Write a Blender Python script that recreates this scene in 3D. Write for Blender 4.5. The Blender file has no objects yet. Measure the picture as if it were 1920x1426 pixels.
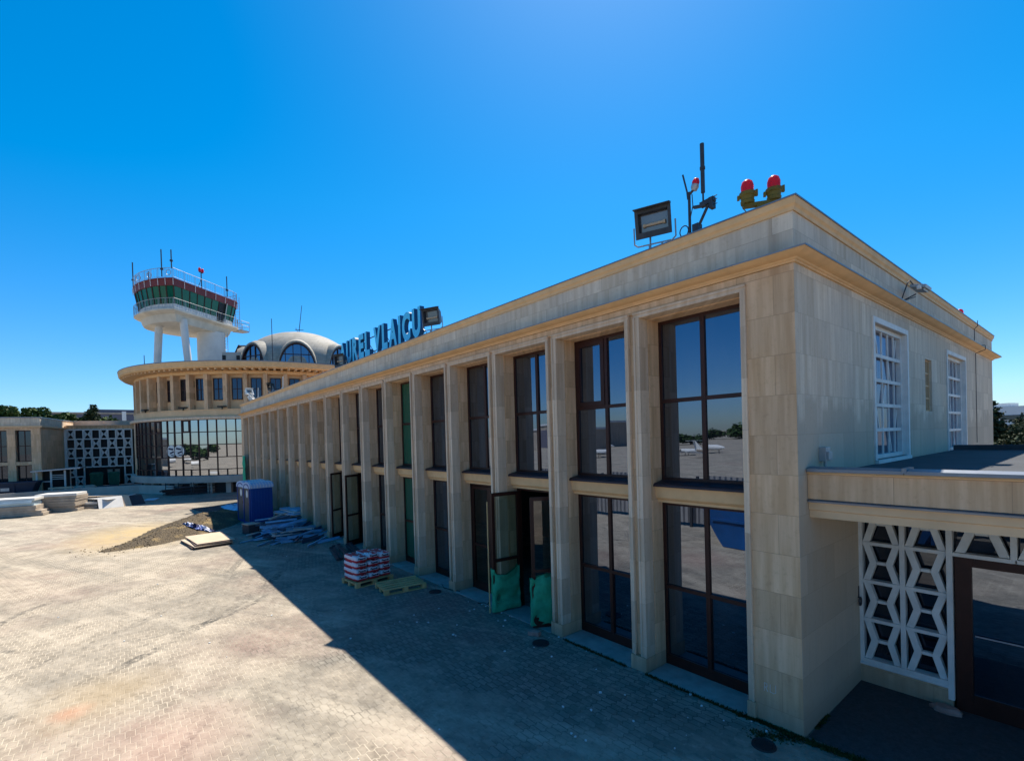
import bpy, math, random
from mathutils import Vector, Matrix
random.seed(7)
S = bpy.context.scene
COL = S.collection
R = math.radians

# ---------------------------------------------------------------- camera
cam = bpy.data.cameras.new('camera'); cam_o = bpy.data.objects.new('camera', cam); COL.objects.link(cam_o)
S.camera = cam_o
yaw, pitch, roll = 0.8931, -0.0109, -0.0283
fw = Vector((-math.sin(yaw)*math.cos(pitch), math.cos(yaw)*math.cos(pitch), math.sin(pitch)))
rt = Vector((math.cos(yaw), math.sin(yaw), 0)); up = rt.cross(fw)
r2 = rt*math.cos(roll)+up*math.sin(roll); u2 = -rt*math.sin(roll)+up*math.cos(roll)
M = Matrix((r2, u2, -fw)).transposed().to_4x4(); M.translation = Vector((2.4859, -6.5828, 3.9))
cam_o.matrix_world = M
cam.sensor_fit = 'HORIZONTAL'; cam.sensor_width = 36.0; cam.lens = 36*907.742/1920
cam.shift_y = 117.739/1920; cam.clip_start = 0.1; cam.clip_end = 3000

# ---------------------------------------------------------------- sky, sun, exposure
SUN = Vector((-0.74, 1.0, 2.0)).normalized()
w = bpy.data.worlds.new('World'); S.world = w; w.use_nodes = True
nt = w.node_tree; nt.nodes.clear()
sky = nt.nodes.new('ShaderNodeTexSky'); sky.sky_type = 'NISHITA'; sky.sun_disc = False
sky.sun_elevation = math.asin(SUN.z); sky.sun_rotation = math.atan2(SUN.x, SUN.y)
sky.air_density = 1.0; sky.dust_density = 0.25; sky.ozone_density = 3.0; sky.altitude = 100
hsv = nt.nodes.new('ShaderNodeHueSaturation'); hsv.inputs['Saturation'].default_value = 1.5; hsv.inputs['Hue'].default_value = 0.494
bg = nt.nodes.new('ShaderNodeBackground'); bg.inputs['Strength'].default_value = 0.097
wo = nt.nodes.new('ShaderNodeOutputWorld')
gi = nt.nodes.new('ShaderNodeTexCoord'); gz = nt.nodes.new('ShaderNodeSeparateXYZ'); nt.links.new(gi.outputs['Generated'], gz.inputs[0])
ez = nt.nodes.new('ShaderNodeMapRange'); ez.inputs[1].default_value = 0.0; ez.inputs[2].default_value = 0.42; nt.links.new(gz.outputs[2], ez.inputs[0])
air = nt.nodes.new('ShaderNodeMix'); air.data_type = 'RGBA'; air.inputs[6].default_value = (.52, .68, .98, 1); air.inputs[7].default_value = (.84, 1, 1, 1); nt.links.new(ez.outputs[0], air.inputs[0])
mul = nt.nodes.new('ShaderNodeMix'); mul.data_type = 'RGBA'; mul.blend_type = 'MULTIPLY'; mul.inputs[0].default_value = 1
nt.links.new(sky.outputs[0], hsv.inputs['Color']); nt.links.new(hsv.outputs[0], mul.inputs[6]); nt.links.new(air.outputs[2], mul.inputs[7]); nt.links.new(mul.outputs[2], bg.inputs['Color']); nt.links.new(bg.outputs[0], wo.inputs['Surface'])
sun = bpy.data.lights.new('sun', 'SUN'); sun.energy = 5.0; sun.angle = R(0.5); sun.color = (1.0, 0.91, 0.78)
sun_o = bpy.data.objects.new('sun', sun); COL.objects.link(sun_o); sun_o.location = (0, 0, 60)
sun_o.rotation_euler = (-SUN).to_track_quat('-Z', 'Y').to_euler()
S.view_settings.view_transform = 'Standard'; S.view_settings.look = 'None'; S.view_settings.gamma = 1; S.view_settings.exposure = 0.80
S.cycles.max_bounces = 8; S.cycles.diffuse_bounces = 4; S.cycles.glossy_bounces = 4

# ---------------------------------------------------------------- materials
class NT:
    def __init__(s, name):
        s.m = bpy.data.materials.new(name); s.m.use_nodes = True; s.t = s.m.node_tree
        s.t.nodes.clear(); s.out = s.t.nodes.new('ShaderNodeOutputMaterial')
        s.b = s.t.nodes.new('ShaderNodeBsdfPrincipled'); s.t.links.new(s.b.outputs[0], s.out.inputs[0])
    def n(s, typ, ins=None, **kw):
        nd = s.t.nodes.new(typ)
        for k, v in kw.items(): setattr(nd, k, v)
        for k, v in (ins or {}).items(): s.set(nd.inputs[k], v)
        return nd
    def set(s, sock, v):
        if isinstance(v, bpy.types.NodeSocket): s.t.links.new(v, sock)
        else:
            if hasattr(sock.default_value, '__len__') and len(sock.default_value) == 4 and len(v) == 3: v = (*v, 1)
            sock.default_value = v
    def pos(s): return s.n('ShaderNodeNewGeometry').outputs['Position']
    def sep(s, v): return s.n('ShaderNodeSeparateXYZ', {0: v}).outputs
    def comb(s, x, y, z): return s.n('ShaderNodeCombineXYZ', {0: x, 1: y, 2: z}).outputs[0]
    def math(s, op, a, b=0.0, c=0.0): return s.n('ShaderNodeMath', {0: a, 1: b, 2: c}, operation=op).outputs[0]
    def mapv(s, v, sc=(1, 1, 1), loc=(0, 0, 0)): return s.n('ShaderNodeMapping', {0: v, 'Scale': sc, 'Location': loc}).outputs[0]
    def noise(s, v, scale=1.0, detail=4, rough=.55): return s.n('ShaderNodeTexNoise', {'Vector': v, 'Scale': scale, 'Detail': detail, 'Roughness': rough}).outputs[0]
    def ramp(s, f, lo, hi, a=0.0, b=1.0): return s.n('ShaderNodeMapRange', {0: f, 1: lo, 2: hi, 3: a, 4: b}).outputs[0]
    def mix(s, f, a, b, mode='MIX'):
        nd = s.n('ShaderNodeMix', data_type='RGBA', blend_type=mode); s.set(nd.inputs[0], f); s.set(nd.inputs[6], a); s.set(nd.inputs[7], b); return nd.outputs[2]
    def bump(s, h, strength=.3, dist=.02): return s.n('ShaderNodeBump', {'Height': h, 'Strength': strength, 'Distance': dist}).outputs[0]
    def base(s, c, rough=.8, normal=None, metal=0.0, spec=.3):
        s.set(s.b.inputs['Base Color'], c); s.set(s.b.inputs['Roughness'], rough); s.b.inputs['Metallic'].default_value = metal
        s.b.inputs['Specular IOR Level'].default_value = spec
        if normal is not None: s.set(s.b.inputs['Normal'], normal)
        return s.m

def simple(name, c, rough=.7, var=.25, scale=6.0, metal=0.0, spec=.3, bump=.0):
    k = NT(name); p = k.pos()
    f = k.noise(p, scale, 5); f2 = k.noise(k.mapv(p, (1, 1, .25)), scale*.35, 4)
    g = k.math('ADD', k.math('MULTIPLY', f, .5), k.math('MULTIPLY', f2, .5))
    d = tuple(x*(1-var) for x in c); e = tuple(min(1, x*(1+var)) for x in c)
    col = k.mix(k.ramp(g, .3, .7), d, e)
    return k.base(col, rough, k.bump(f, bump, .01) if bump else None, metal, spec)

def stone(name, ca, cb, streak=.5, joint=.55, bw=.95, rh=.515, zoff=0.28, grey=(.3, .29, .28), splash=0):
    k = NT(name); p = k.pos(); x, y, z = k.sep(p)[:3]
    u = k.math('ADD', x, y); v = k.comb(u, z, 0.0)
    br = k.n('ShaderNodeTexBrick', {'Vector': k.comb(k.math('ADD', u, .23), k.math('ADD', z, zoff), 0.0), 'Scale': 1.0, 'Mortar Size': .0035, 'Mortar Smooth': .3, 'Bias': 0.0, 'Brick Width': bw, 'Row Height': rh, 'Color1': (0, 0, 0), 'Color2': (1, 1, 1), 'Mortar': (.5, .5, .5)})
    tile = k.n('ShaderNodeSeparateColor', {0: br.outputs[0]}).outputs[0]
    s1 = k.noise(k.comb(k.math('MULTIPLY', u, 9.0), k.math('MULTIPLY', z, .55), k.math('MULTIPLY', tile, 9.0)), 1.0, 6, .6)
    s2 = k.noise(k.mapv(p, (1, 1, 1)), 14.0, 6, .65)
    s3 = k.noise(p, .9, 4)
    col = k.mix(k.ramp(s1, .35, .68), ca, cb)
    col = k.mix(k.math('MULTIPLY', k.ramp(s3, .42, .7), streak), col, grey)
    col = k.mix(k.math('MULTIPLY', k.ramp(s2, .55, .75), .35), col, tuple(c*.6 for c in ca))
    dk = k.ramp(tile, 0, 1, .86, 1.08)
    col = k.mix(1.0, col, k.comb(dk, dk, dk), 'MULTIPLY')
    if splash:
        edge = k.math('ADD', 4.02, k.math('MULTIPLY', k.n('ShaderNodeTexWhiteNoise', {'W': k.math('FLOOR', k.math('MULTIPLY', k.math('ADD', u, .13), 5.0))}, noise_dimensions='1D').outputs[0], .42))
        col = k.mix(k.math('MULTIPLY', k.ramp(k.math('SUBTRACT', edge, z), 0, .12), k.math('MULTIPLY', k.ramp(s1, .25, .6), splash)), col, tuple(c*.66 for c in ca))
    low = k.math('ADD', z, k.math('MULTIPLY', k.math('SUBTRACT', s3, .5), .5))
    col = k.mix(k.ramp(low, .05, .42, .6, 0), col, (.24, .205, .165))
    rs = k.noise(k.comb(k.math('MULTIPLY', u, 3.2), k.math('MULTIPLY', z, .16), 4.0), 1.0, 4)
    col = k.mix(k.math('MULTIPLY', k.ramp(rs, .56, .70), .32), col, tuple(c*.55 for c in ca))
    col = k.mix(k.math('MULTIPLY', br.outputs[1], joint), col, tuple(c*.45 for c in ca))
    h = k.math('SUBTRACT', k.math('MULTIPLY', s2, .25), br.outputs[1])
    return k.base(col, .78, k.bump(h, .35, .006), 0, .25)

MAT = {}
MAT['travertine'] = stone('travertine', (.55, .345, .19), (.76, .52, .325), .24, grey=(.49, .385, .295))
MAT['travertine_grey'] = stone('weathered travertine', (.54, .43, .315), (.72, .61, .475), .4, .4, grey=(.43, .39, .345), splash=.55)
MAT['travertine_pale'] = stone('pale travertine', (.60, .43, .29), (.77, .60, .44), .2, .3, bw=30, rh=.7)
MAT['ochre'] = simple('ochre painted plaster', (.72, .455, .23), .75, .14, 5, bump=.1)
MAT['ochre_pale'] = simple('pale ochre plaster', (.66, .45, .265), .8, .14, 3, bump=.1)
MAT['brown_frame'] = simple('dark red brown frame', (.040, .0125, .009), .45, .3, 9)
MAT['sill'] = simple('dark sheet metal sill', (.030, .020, .026), .45, .3, 9)
MAT['flash'] = simple('grey zinc flashing', (.20, .22, .25), .4, .25, 4, .5)
MAT['white'] = simple('white paint', (.68, .675, .65), .6, .2, 5)
MAT['concrete'] = simple('bare concrete', (.40, .375, .335), .88, .22, 1.6, bump=.25)
MAT['concrete_white'] = simple('whitewashed concrete', (.66, .64, .60), .85, .14, 1.2, bump=.1)
MAT['tower_under'] = simple('stained pale concrete', (.58, .53, .44), .85, .25, .9, bump=.1)
MAT['red_fascia'] = simple('dark red sheet metal', (.17, .030, .028), .5, .2, 2)
MAT['steel'] = simple('galvanised steel', (.34, .36, .38), .45, .2, 8, .5)
MAT['dark_steel'] = simple('dark steel', (.05, .055, .065), .5, .3, 8, .3)
MAT['roof_felt'] = simple('dark roofing felt', (.055, .06, .068), .9, .3, 2, bump=.3)
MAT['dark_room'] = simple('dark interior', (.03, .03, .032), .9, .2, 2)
MAT['asphalt'] = simple('dark asphalt', (.062, .062, .066), .95, .35, 30, bump=.5)
MAT['slab'] = simple('worn concrete threshold', (.30, .29, .27), .9, .3, 5, bump=.4)
MAT['wood'] = simple('pallet wood', (.56, .37, .17), .85, .3, 5, bump=.2)
MAT['old_wood'] = simple('grey brown wood', (.20, .15, .10), .9, .3, 5, bump=.2)
MAT['board_face'] = simple('pale board', (.50, .40, .29), .8, .12, 3)
MAT['board_edge'] = simple('dark board edge', (.09, .06, .05), .8, .3, 8)
MAT['panel_grey'] = simple('dusty grey panel', (.36, .305, .245), .85, .28, 4, bump=.2)
MAT['panel_white'] = simple('white panel', (.60, .585, .55), .7, .15, 2)
MAT['panel_blue'] = simple('pale blue panel', (.45, .58, .66), .6, .15, 4)
MAT['net'] = simple('green shade netting', (.03, .36, .20), .8, .35, 9, bump=.4)
MAT['net_dark'] = simple('dark green netting', (.03, .12, .075), .8, .35, 5, bump=.3)
MAT['blue_plastic'] = simple('blue plastic', (.008, .055, .24), .45, .15, 3)
MAT['blue_pale'] = simple('translucent pale blue plastic', (.34, .47, .66), .4, .1, 5)
MAT['door_grey'] = simple('grey plastic door', (.075, .075, .08), .6, .3, 7)
MAT['blue_skip'] = simple('blue painted steel', (.006, .08, .27), .5, .25, 2)
MAT['navy_skip'] = simple('dark blue painted steel', (.008, .022, .05), .55, .3, 2)
MAT['blue_metal'] = simple('pale blue metal profile', (.24, .50, .70), .5, .35, 3, .1)
MAT['blue_metal2'] = simple('dark blue grey profile', (.07, .11, .16), .5, .4, 3, .3)
MAT['sign_blue'] = simple('blue sign face', (.09, .58, .92), .45, .15, 3)
MAT['sign_side'] = simple('dark blue sign side', (.010, .085, .20), .5, .2, 3)
MAT['yellow_lamp'] = simple('dull yellow metal', (.155, .115, .018), .55, .25, 15)
MAT['black'] = simple('black plastic', (.012, .012, .013), .5, .2, 8)
MAT['ink'] = simple('navy printing', (.012, .014, .05), .6, .1, 8)
MAT['box_dark'] = simple('dark grey box', (.035, .037, .045), .7, .3, 5)
MAT['brick'] = simple('dusty brick', (.34, .22, .19), .9, .3, 12, bump=.3)
MAT['purple_roof'] = simple('grey purple cladding', (.115, .115, .15), .7, .1, .3)
MAT['far_white'] = simple('far white render', (.55, .58, .60), .8, .08, .3)
MAT['bark'] = simple('tree bark', (.10, .075, .055), .95, .3, 8, bump=.4)
MAT['fence_grey'] = simple('grey corrugated sheet', (.33, .33, .34), .6, .15, 4, .2)
MAT['stain_white'] = simple('pale litter', (.62, .66, .68), .8, .2, 20)
MAT['iron'] = simple('cast iron', (.03, .03, .034), .6, .3, 20, .3)
MAT['moss'] = simple('moss', (.035, .050, .012), .95, .5, 30, bump=.5)

def shingle():
    k = NT('weathered grey dome sheets'); x, y, z = k.sep(k.pos())[:3]
    br = k.n('ShaderNodeTexBrick', {'Vector': k.comb(k.math('ADD', x, y), k.math('MULTIPLY', z, 1.4), 0.0), 'Scale': 1.0, 'Mortar Size': .02, 'Brick Width': .8, 'Row Height': .42, 'Color1': (.25, .235, .195), 'Color2': (.34, .32, .27), 'Mortar': (.2, .19, .165)})
    n = k.noise(k.pos(), .7, 5); c = k.mix(k.ramp(n, .35, .7, 0, .45), br.outputs[0], (.30, .31, .31))
    return k.base(c, .7, k.bump(k.math('SUBTRACT', 0.0, br.outputs[1]), .4, .02))
MAT['dome'] = shingle()

def glass(name, body, f0=.25, f90=.95, tint=(.62, .74, .97), rough=.01):
    k = NT(name); k.t.nodes.remove(k.b)
    dn_ = k.ramp(k.noise(k.mapv(k.pos(), (1.6, 1.6, .35)), 1.5, 5, .65), .45, .75); d = k.n('ShaderNodeBsdfDiffuse', {0: k.mix(k.math('MULTIPLY', dn_, .7), body, tuple(c+.028 for c in body))}); g = k.n('ShaderNodeBsdfGlossy', {0: tint, 1: rough})
    nz = k.noise(k.pos(), .55, 2); k.set(g.inputs['Normal'], k.bump(nz, .09, .03))
    lw = k.n('ShaderNodeLayerWeight', {0: .5}).outputs['Facing']
    f = k.math('ADD', k.math('MULTIPLY', k.math('POWER', lw, 4.0), f90-f0), f0)
    mx = k.n('ShaderNodeMixShader', {0: f, 1: d.outputs[0], 2: g.outputs[0]}); k.t.links.new(mx.outputs[0], k.out.inputs[0])
    return k.m
MAT['glass'] = glass('dark reflective glass', (.006, .008, .011))
MAT['glass_bright'] = glass('bright curtain wall glass', (.02, .024, .03), .42, .95, (.85, .9, .98))
MAT['glass_green'] = glass('glass with green net behind', (.014, .10, .055), .1, .7)
MAT['glass_tower'] = glass('green tinted glass', (.005, .10, .065), .045, .35, (.5, .8, .72))
MAT['glass_plain'] = glass('clear dark glass', (.012, .012, .016), .08, .7)
MAT['glass_frost'] = glass('dusty window glass', (.16, .155, .18), .06, .5)
def clear_glass():
    k = NT('clear door glass'); k.t.nodes.remove(k.b)
    tr = k.n('ShaderNodeBsdfTransparent', {0: (.62, .72, .68)}); g = k.n('ShaderNodeBsdfGlossy', {0: (.9, .93, 1), 1: .01})
    lw = k.n('ShaderNodeLayerWeight', {0: .5}).outputs['Facing']; f = k.math('ADD', k.math('MULTIPLY', k.math('POWER', lw, 4.0), .7), .10)
    mx = k.n('ShaderNodeMixShader', {0: f, 1: tr.outputs[0], 2: g.outputs[0]}); k.t.links.new(mx.outputs[0], k.out.inputs[0]); return k.m
MAT['glass_clear'] = clear_glass()
MAT['lamp_glass'] = glass('lamp front glass', (.11, .115, .12), .10, .6)

def red_dome():
    k = NT('red lamp dome'); c = k.mix(k.noise(k.pos(), 30, 2), (.92, .02, .03), (.96, .04, .05))
    m = k.base(c, .3, None, 0, .6); k.b.inputs['Transmission Weight'].default_value = .6; k.b.inputs['IOR'].default_value = 1.15; return m
MAT['red_dome'] = red_dome()

def bag_mat():
    k = NT('red and white printed bag'); g = k.n('ShaderNodeTexCoord').outputs['Generated']; x, y, z = k.sep(g)[:3]
    n = k.noise(k.mapv(g, (3, 2, 1)), 1.6, 2)
    zz = k.math('ADD', z, k.math('MULTIPLY', k.math('SUBTRACT', n, .5), .25))
    red = k.math('LESS_THAN', zz, .42)
    top = k.math('GREATER_THAN', z, .86)
    patch = k.math('GREATER_THAN', n, .52)
    mk = k.math('MAXIMUM', red, k.math('MULTIPLY', top, k.math('SUBTRACT', 1.0, patch)))
    c = k.mix(mk, (.62, .60, .64), (.50, .03, .045))
    side = k.math('LESS_THAN', k.math('ABSOLUTE', k.math('SUBTRACT', y, .5)), .0)
    return k.base(c, .45, k.bump(k.noise(g, 9, 3), .3, .02))
MAT['bag'] = bag_mat()

TRACKS = ((-12.78, -6.19, 2.76, .12), (-4.95, -5.1, .96, .09), (-20.0, -16.0, 13.0, .14), (-20.0, -16.0, 14.6, .14))
def ground_mat():
    k = NT('interlocking pavers'); p = k.pos(); x, y, z = k.sep(p)[:3]
    zig = k.math('MULTIPLY', k.math('PINGPONG', k.math('ADD', y, 200.0), .056), .75)
    xx = k.math('ADD', x, zig)
    br = k.n('ShaderNodeTexBrick', {'Vector': k.comb(y, xx, 0.0), 'Scale': 1.0, 'Mortar Size': .0078, 'Mortar Smooth': .35, 'Brick Width': .112, 'Row Height': .19, 'Color1': (0, 0, 0), 'Color2': (1, 1, 1), 'Mortar': (.5, .5, .5)}, offset=.5)
    tile = k.n('ShaderNodeSeparateColor', {0: br.outputs[0]}).outputs[0]; j = br.outputs[1]
    big = k.noise(k.mapv(p, (1, 1, 1)), .22, 5, .62); mid = k.noise(p, .75, 5, .65); fine = k.noise(p, 9.0, 6, .7); red = k.noise(k.mapv(p, (1, 1, 1), (31, 7, 0)), .23, 3, .5)
    base = k.mix(k.ramp(tile, 0, 1), (.155, .145, .128), (.235, .22, .195))
    base = k.mix(k.math('MULTIPLY', k.ramp(red, .50, .66), .6), base, k.mix(tile, (.23, .135, .12), (.29, .185, .165)))
    lit_shift = k.ramp(y, -1.5, -6.0, -.10, .07)  # paints sunlit paving paler and shaded paving by the facade darker
    dust_sun = k.ramp(k.math('ADD', lit_shift, k.math('ADD', k.math('MULTIPLY', big, .5), k.math('MULTIPLY', mid, .5))), .38, .60)  # patchy dust plus the painted sunlit and shaded zones
    base = k.mix(k.math('MULTIPLY', dust_sun, .78), base, k.mix(k.ramp(k.noise(p, 1.7, 6, .72), .34, .66), (.235, .205, .165), (.50, .44, .36)))
    # dirt tracks swept across the apron
    ca, sa = math.cos(.35), math.sin(.35)
    tv = k.comb(k.math('ADD', k.math('MULTIPLY', x, .10), k.math('MULTIPLY', y, .04)), k.math('SUBTRACT', k.math('MULTIPLY', y, 1.1), k.math('MULTIPLY', x, .55)), 0.0)
    trk = k.noise(tv, 1.0, 4, .6)
    base = k.mix(k.math('MULTIPLY', k.ramp(trk, .54, .68), .62), base, (.16, .15, .13))
    base = k.mix(k.math('MULTIPLY', k.ramp(trk, .44, .30), .6), base, (.50, .45, .375))
    # joints: sand filled and pale where dusty, open and dark where clean; painted sunlit and shaded zones shift them too
    jc = k.mix(dust_sun, (.05, .048, .042), (.55, .49, .40))
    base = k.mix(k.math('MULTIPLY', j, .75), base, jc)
    base = k.mix(k.math('MULTIPLY', k.ramp(fine, .54, .70), .6), base, (.11, .10, .09))
    base = k.mix(k.math('MULTIPLY', k.ramp(fine, .44, .30), .6), base, (.42, .39, .345))
    # spilt sand around the gravel heap
    dx = k.math('DIVIDE', k.math('ADD', x, 25.2), 4.2); dy = k.math('DIVIDE', k.math('ADD', y, 6.2), 2.4)
    dd = k.math('ADD', k.math('SQRT', k.math('ADD', k.math('MULTIPLY', dx, dx), k.math('MULTIPLY', dy, dy))), k.math('MULTIPLY', k.math('SUBTRACT', mid, .5), 1.1))
    base = k.mix(k.math('MULTIPLY', k.ramp(dd, .45, 1.2, .85, 0.0), k.ramp(k.math('ADD', fine, mid), .75, 1.1)), base, k.mix(fine, (.36, .26, .12), (.52, .40, .21)))
    base = k.mix(1.0, base, (1.02, 1.0, .95), 'MULTIPLY')
    # tyre tracks and a rusty stain
    for (tx, ty, tr, tw_) in TRACKS:
        ex = k.math('ADD', x, -tx); ey = k.math('ADD', y, -ty)
        rr = k.math('ABSOLUTE', k.math('SUBTRACT', k.math('SQRT', k.math('ADD', k.math('MULTIPLY', ex, ex), k.math('MULTIPLY', ey, ey))), tr))
        base = k.mix(k.math('MULTIPLY', k.ramp(rr, tw_*.6, tw_, .75, 0), k.math('MULTIPLY', k.ramp(mid, .46, .60), k.ramp(fine, .40, .55))), base, (.075, .072, .066))
    for (tx, ty, tr, cc) in ((-7.3, -7.3, .32, (.55, .16, .08)), (-7.6, -6.9, 1.1, (.44, .31, .15)), (-5.3, -6.2, 1.2, (.42, .23, .19)), (-7.6, -1.0, 1.4, (.21, .095, .09)), (-5.4, -1.2, .8, (.21, .09, .085))):
        ex = k.math('ADD', x, -tx); ey = k.math('ADD', y, -ty)
        rr = k.math('ADD', k.math('SQRT', k.math('ADD', k.math('MULTIPLY', ex, ex), k.math('MULTIPLY', ey, ey))), k.math('MULTIPLY', k.math('SUBTRACT', mid, .5), tr*1.6))
        base = k.mix(k.ramp(rr, tr*.2, tr, .30, 0), base, cc)
    h = k.math('ADD', k.math('MULTIPLY', j, -1.0), k.math('MULTIPLY', fine, .6))
    return k.base(base, .9, k.bump(h, .55, .008), 0, .2)
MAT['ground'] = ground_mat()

def gravel_mat():
    k = NT('sandy gravel'); p = k.pos(); v = k.n('ShaderNodeTexVoronoi', {'Vector': p, 'Scale': 16.0})
    n = k.noise(p, 1.1, 4); f = k.noise(p, 16, 5)
    c = k.mix(k.ramp(f, .3, .7), (.04, .03, .019), (.15, .115, .07)); c = k.mix(k.ramp(n, .55, .7, 0, .8), c, (.38, .27, .12))
    c = k.mix(k.ramp(v.outputs['Distance'], .0, .35, .6, 0), c, (.30, .27, .21))
    return k.base(c, .95, k.bump(k.math('ADD', f, v.outputs['Distance']), .9, .05))
MAT['gravel'] = gravel_mat()

def leaf_mat(name, a, b):
    k = NT(name); o = k.n('ShaderNodeNewGeometry'); n = k.noise(o.outputs['Position'], 1.3, 3); r_ = o.outputs['Random Per Island']
    c = k.mix(k.math('ADD', k.math('MULTIPLY', r_, .6), k.math('MULTIPLY', n, .4)), a, b)
    return k.base(c, .7, None, 0, .2)
MAT['leaf'] = leaf_mat('broad leaves', (.018, .040, .010), (.065, .115, .026))
MAT['needle'] = leaf_mat('dark needles', (.010, .022, .011), (.042, .066, .026))

# ---------------------------------------------------------------- mesh helpers
class MB:
    def __init__(s): s.v = []; s.f = []
    def add(s, vs, fs):
        o = len(s.v); s.v += [tuple(v) for v in vs]; s.f += [tuple(i+o for i in f) for f in fs]; return s
    def box(s, x0, x1, y0, y1, z0, z1):
        v = [(x0, y0, z0), (x1, y0, z0), (x1, y1, z0), (x0, y1, z0), (x0, y0, z1), (x1, y0, z1), (x1, y1, z1), (x0, y1, z1)]
        return s.add(v, [(3, 2, 1, 0), (4, 5, 6, 7), (0, 1, 5, 4), (1, 2, 6, 5), (2, 3, 7, 6), (3, 0, 4, 7)])
    def obox(s, c, size, mat3=None):
        m = mat3 or Matrix.Identity(3); c = Vector(c); hx, hy, hz = (a/2 for a in size)
        v = [c + m @ Vector(q) for q in ((-hx, -hy, -hz), (hx, -hy, -hz), (hx, hy, -hz), (-hx, hy, -hz), (-hx, -hy, hz), (hx, -hy, hz), (hx, hy, hz), (-hx, hy, hz))]
        return s.add(v, [(3, 2, 1, 0), (4, 5, 6, 7), (0, 1, 5, 4), (1, 2, 6, 5), (2, 3, 7, 6), (3, 0, 4, 7)])
    def bar(s, p, q, wd, ht, upv=(0, 0, 1)):
        p, q = Vector(p), Vector(q); d = (q-p); L = d.length; d.normalize(); u = Vector(upv)
        if abs(d.dot(u)) > .98: u = Vector((0, 1, 0))
        sd = d.cross(u).normalized(); u = sd.cross(d)
        return s.obox((p+q)/2, (L, wd, ht), Matrix((d, sd, u)).transposed())
    def tube(s, p, q, r, n=10, rb=None):
        p, q = Vector(p), Vector(q); d = (q-p).normalized(); u = Vector((0, 0, 1)) if abs(d.z) < .95 else Vector((1, 0, 0))
        a = d.cross(u).normalized(); b = d.cross(a); rb = r if rb is None else rb
        vs = [p + (a*math.cos(2*math.pi*i/n) + b*math.sin(2*math.pi*i/n))*r for i in range(n)] + [q + (a*math.cos(2*math.pi*i/n) + b*math.sin(2*math.pi*i/n))*rb for i in range(n)]
        fs = [(i, (i+1) % n, n+(i+1) % n, n+i) for i in range(n)] + [tuple(range(n))[::-1], tuple(range(n, 2*n))]
        return s.add(vs, fs)
    def path(s, pts, r, n=8):
        for a, b in zip(pts, pts[1:]): s.tube(a, b, r, n)
        return s
    def rings(s, rings, closed=True, cap0=False, cap1=False):
        n = len(rings[0]); vs = [p for r_ in rings for p in r_]; fs = []
        for k in range(len(rings)-1):
            for i in range(n if closed else n-1):
                j = (i+1) % n; fs.append((k*n+i, k*n+j, (k+1)*n+j, (k+1)*n+i))
        if cap0: fs.append(tuple(range(n))[::-1])
        if cap1: fs.append(tuple(range((len(rings)-1)*n, len(rings)*n)))
        return s.add(vs, fs)
    def lathe(s, prof, c=(0, 0), n=32, a0=0, a1=360, cap0=False, cap1=False):
        full = abs(a1-a0) >= 360; m = n if full else n+1
        rr = [[(c[0]+r*math.cos(R(a0+(a1-a0)*i/n)), c[1]+r*math.sin(R(a0+(a1-a0)*i/n)), z) for i in range(m)] for r, z in prof]
        return s.rings(rr, full, cap0, cap1)
    def prism(s, poly, z0, z1):
        n = len(poly); return s.rings([[(x, y, z0) for x, y in poly], [(x, y, z1) for x, y in poly]], True, True, True)
    def extr(s, pts, d):
        d = Vector(d); a = [Vector(p) for p in pts]; return s.rings([a, [p+d for p in a]], True, True, True)
    def rectsweep(s, x0, x1, y0, y1, prof):
        return s.rings([[(x0-o, y0-o, z), (x1+o, y0-o, z), (x1+o, y1+o, z), (x0-o, y1+o, z)] for o, z in prof], True)
    def wall(s, u0, u1, z0, z1, holes, t0, t1, f):
        us = sorted({u0, u1, *[h[i] for h in holes for i in (0, 1)]}); zs = sorted({z0, z1, *[h[i] for h in holes for i in (2, 3)]})
        inh = lambda u, z: any(h[0] < u < h[1] and h[2] < z < h[3] for h in holes)
        sol = {}
        for i in range(len(us)-1):
            for j in range(len(zs)-1): sol[i, j] = not inh((us[i]+us[i+1])/2, (zs[j]+zs[j+1])/2)
        for (i, j), k in sol.items():
            if not k: continue
            a, b, c, d = us[i], us[i+1], zs[j], zs[j+1]
            for t in (t0, t1): s.add([f(a, t, c), f(b, t, c), f(b, t, d), f(a, t, d)], [(0, 1, 2, 3)])
            for (di, dj, e) in ((-1, 0, (a, a, c, d)), (1, 0, (b, b, c, d)), (0, -1, (a, b, c, c)), (0, 1, (a, b, d, d))):
                if not sol.get((i+di, j+dj), False): s.add([f(e[0], t0, e[2]), f(e[1], t0, e[3]), f(e[1], t1, e[3]), f(e[0], t1, e[2])], [(0, 1, 2, 3)])
        return s
    def build(s, name, mat, parent=None, smooth=0, bevel=0, loc=None):
        me = bpy.data.meshes.new(name); me.from_pydata(s.v, [], s.f)
        import bmesh
        bm = bmesh.new(); bm.from_mesh(me); bmesh.ops.remove_doubles(bm, verts=bm.verts, dist=1e-5); bmesh.ops.recalc_face_normals(bm, faces=bm.faces)
        if bevel: bmesh.ops.bevel(bm, geom=[e for e in bm.edges if len(e.link_faces) == 2 and e.calc_face_angle(0) > .6], offset=bevel, segments=2, affect='EDGES', profile=.6)
        bm.to_mesh(me); bm.free()
        if smooth:
            for p in me.polygons: p.use_smooth = True
            me.set_sharp_from_angle(angle=R(smooth))
        me.materials.append(MAT[mat] if isinstance(mat, str) else mat)
        o = bpy.data.objects.new(name, me); COL.objects.link(o)
        if parent: o.parent = parent
        if loc: o.location = loc
        return o

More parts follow.
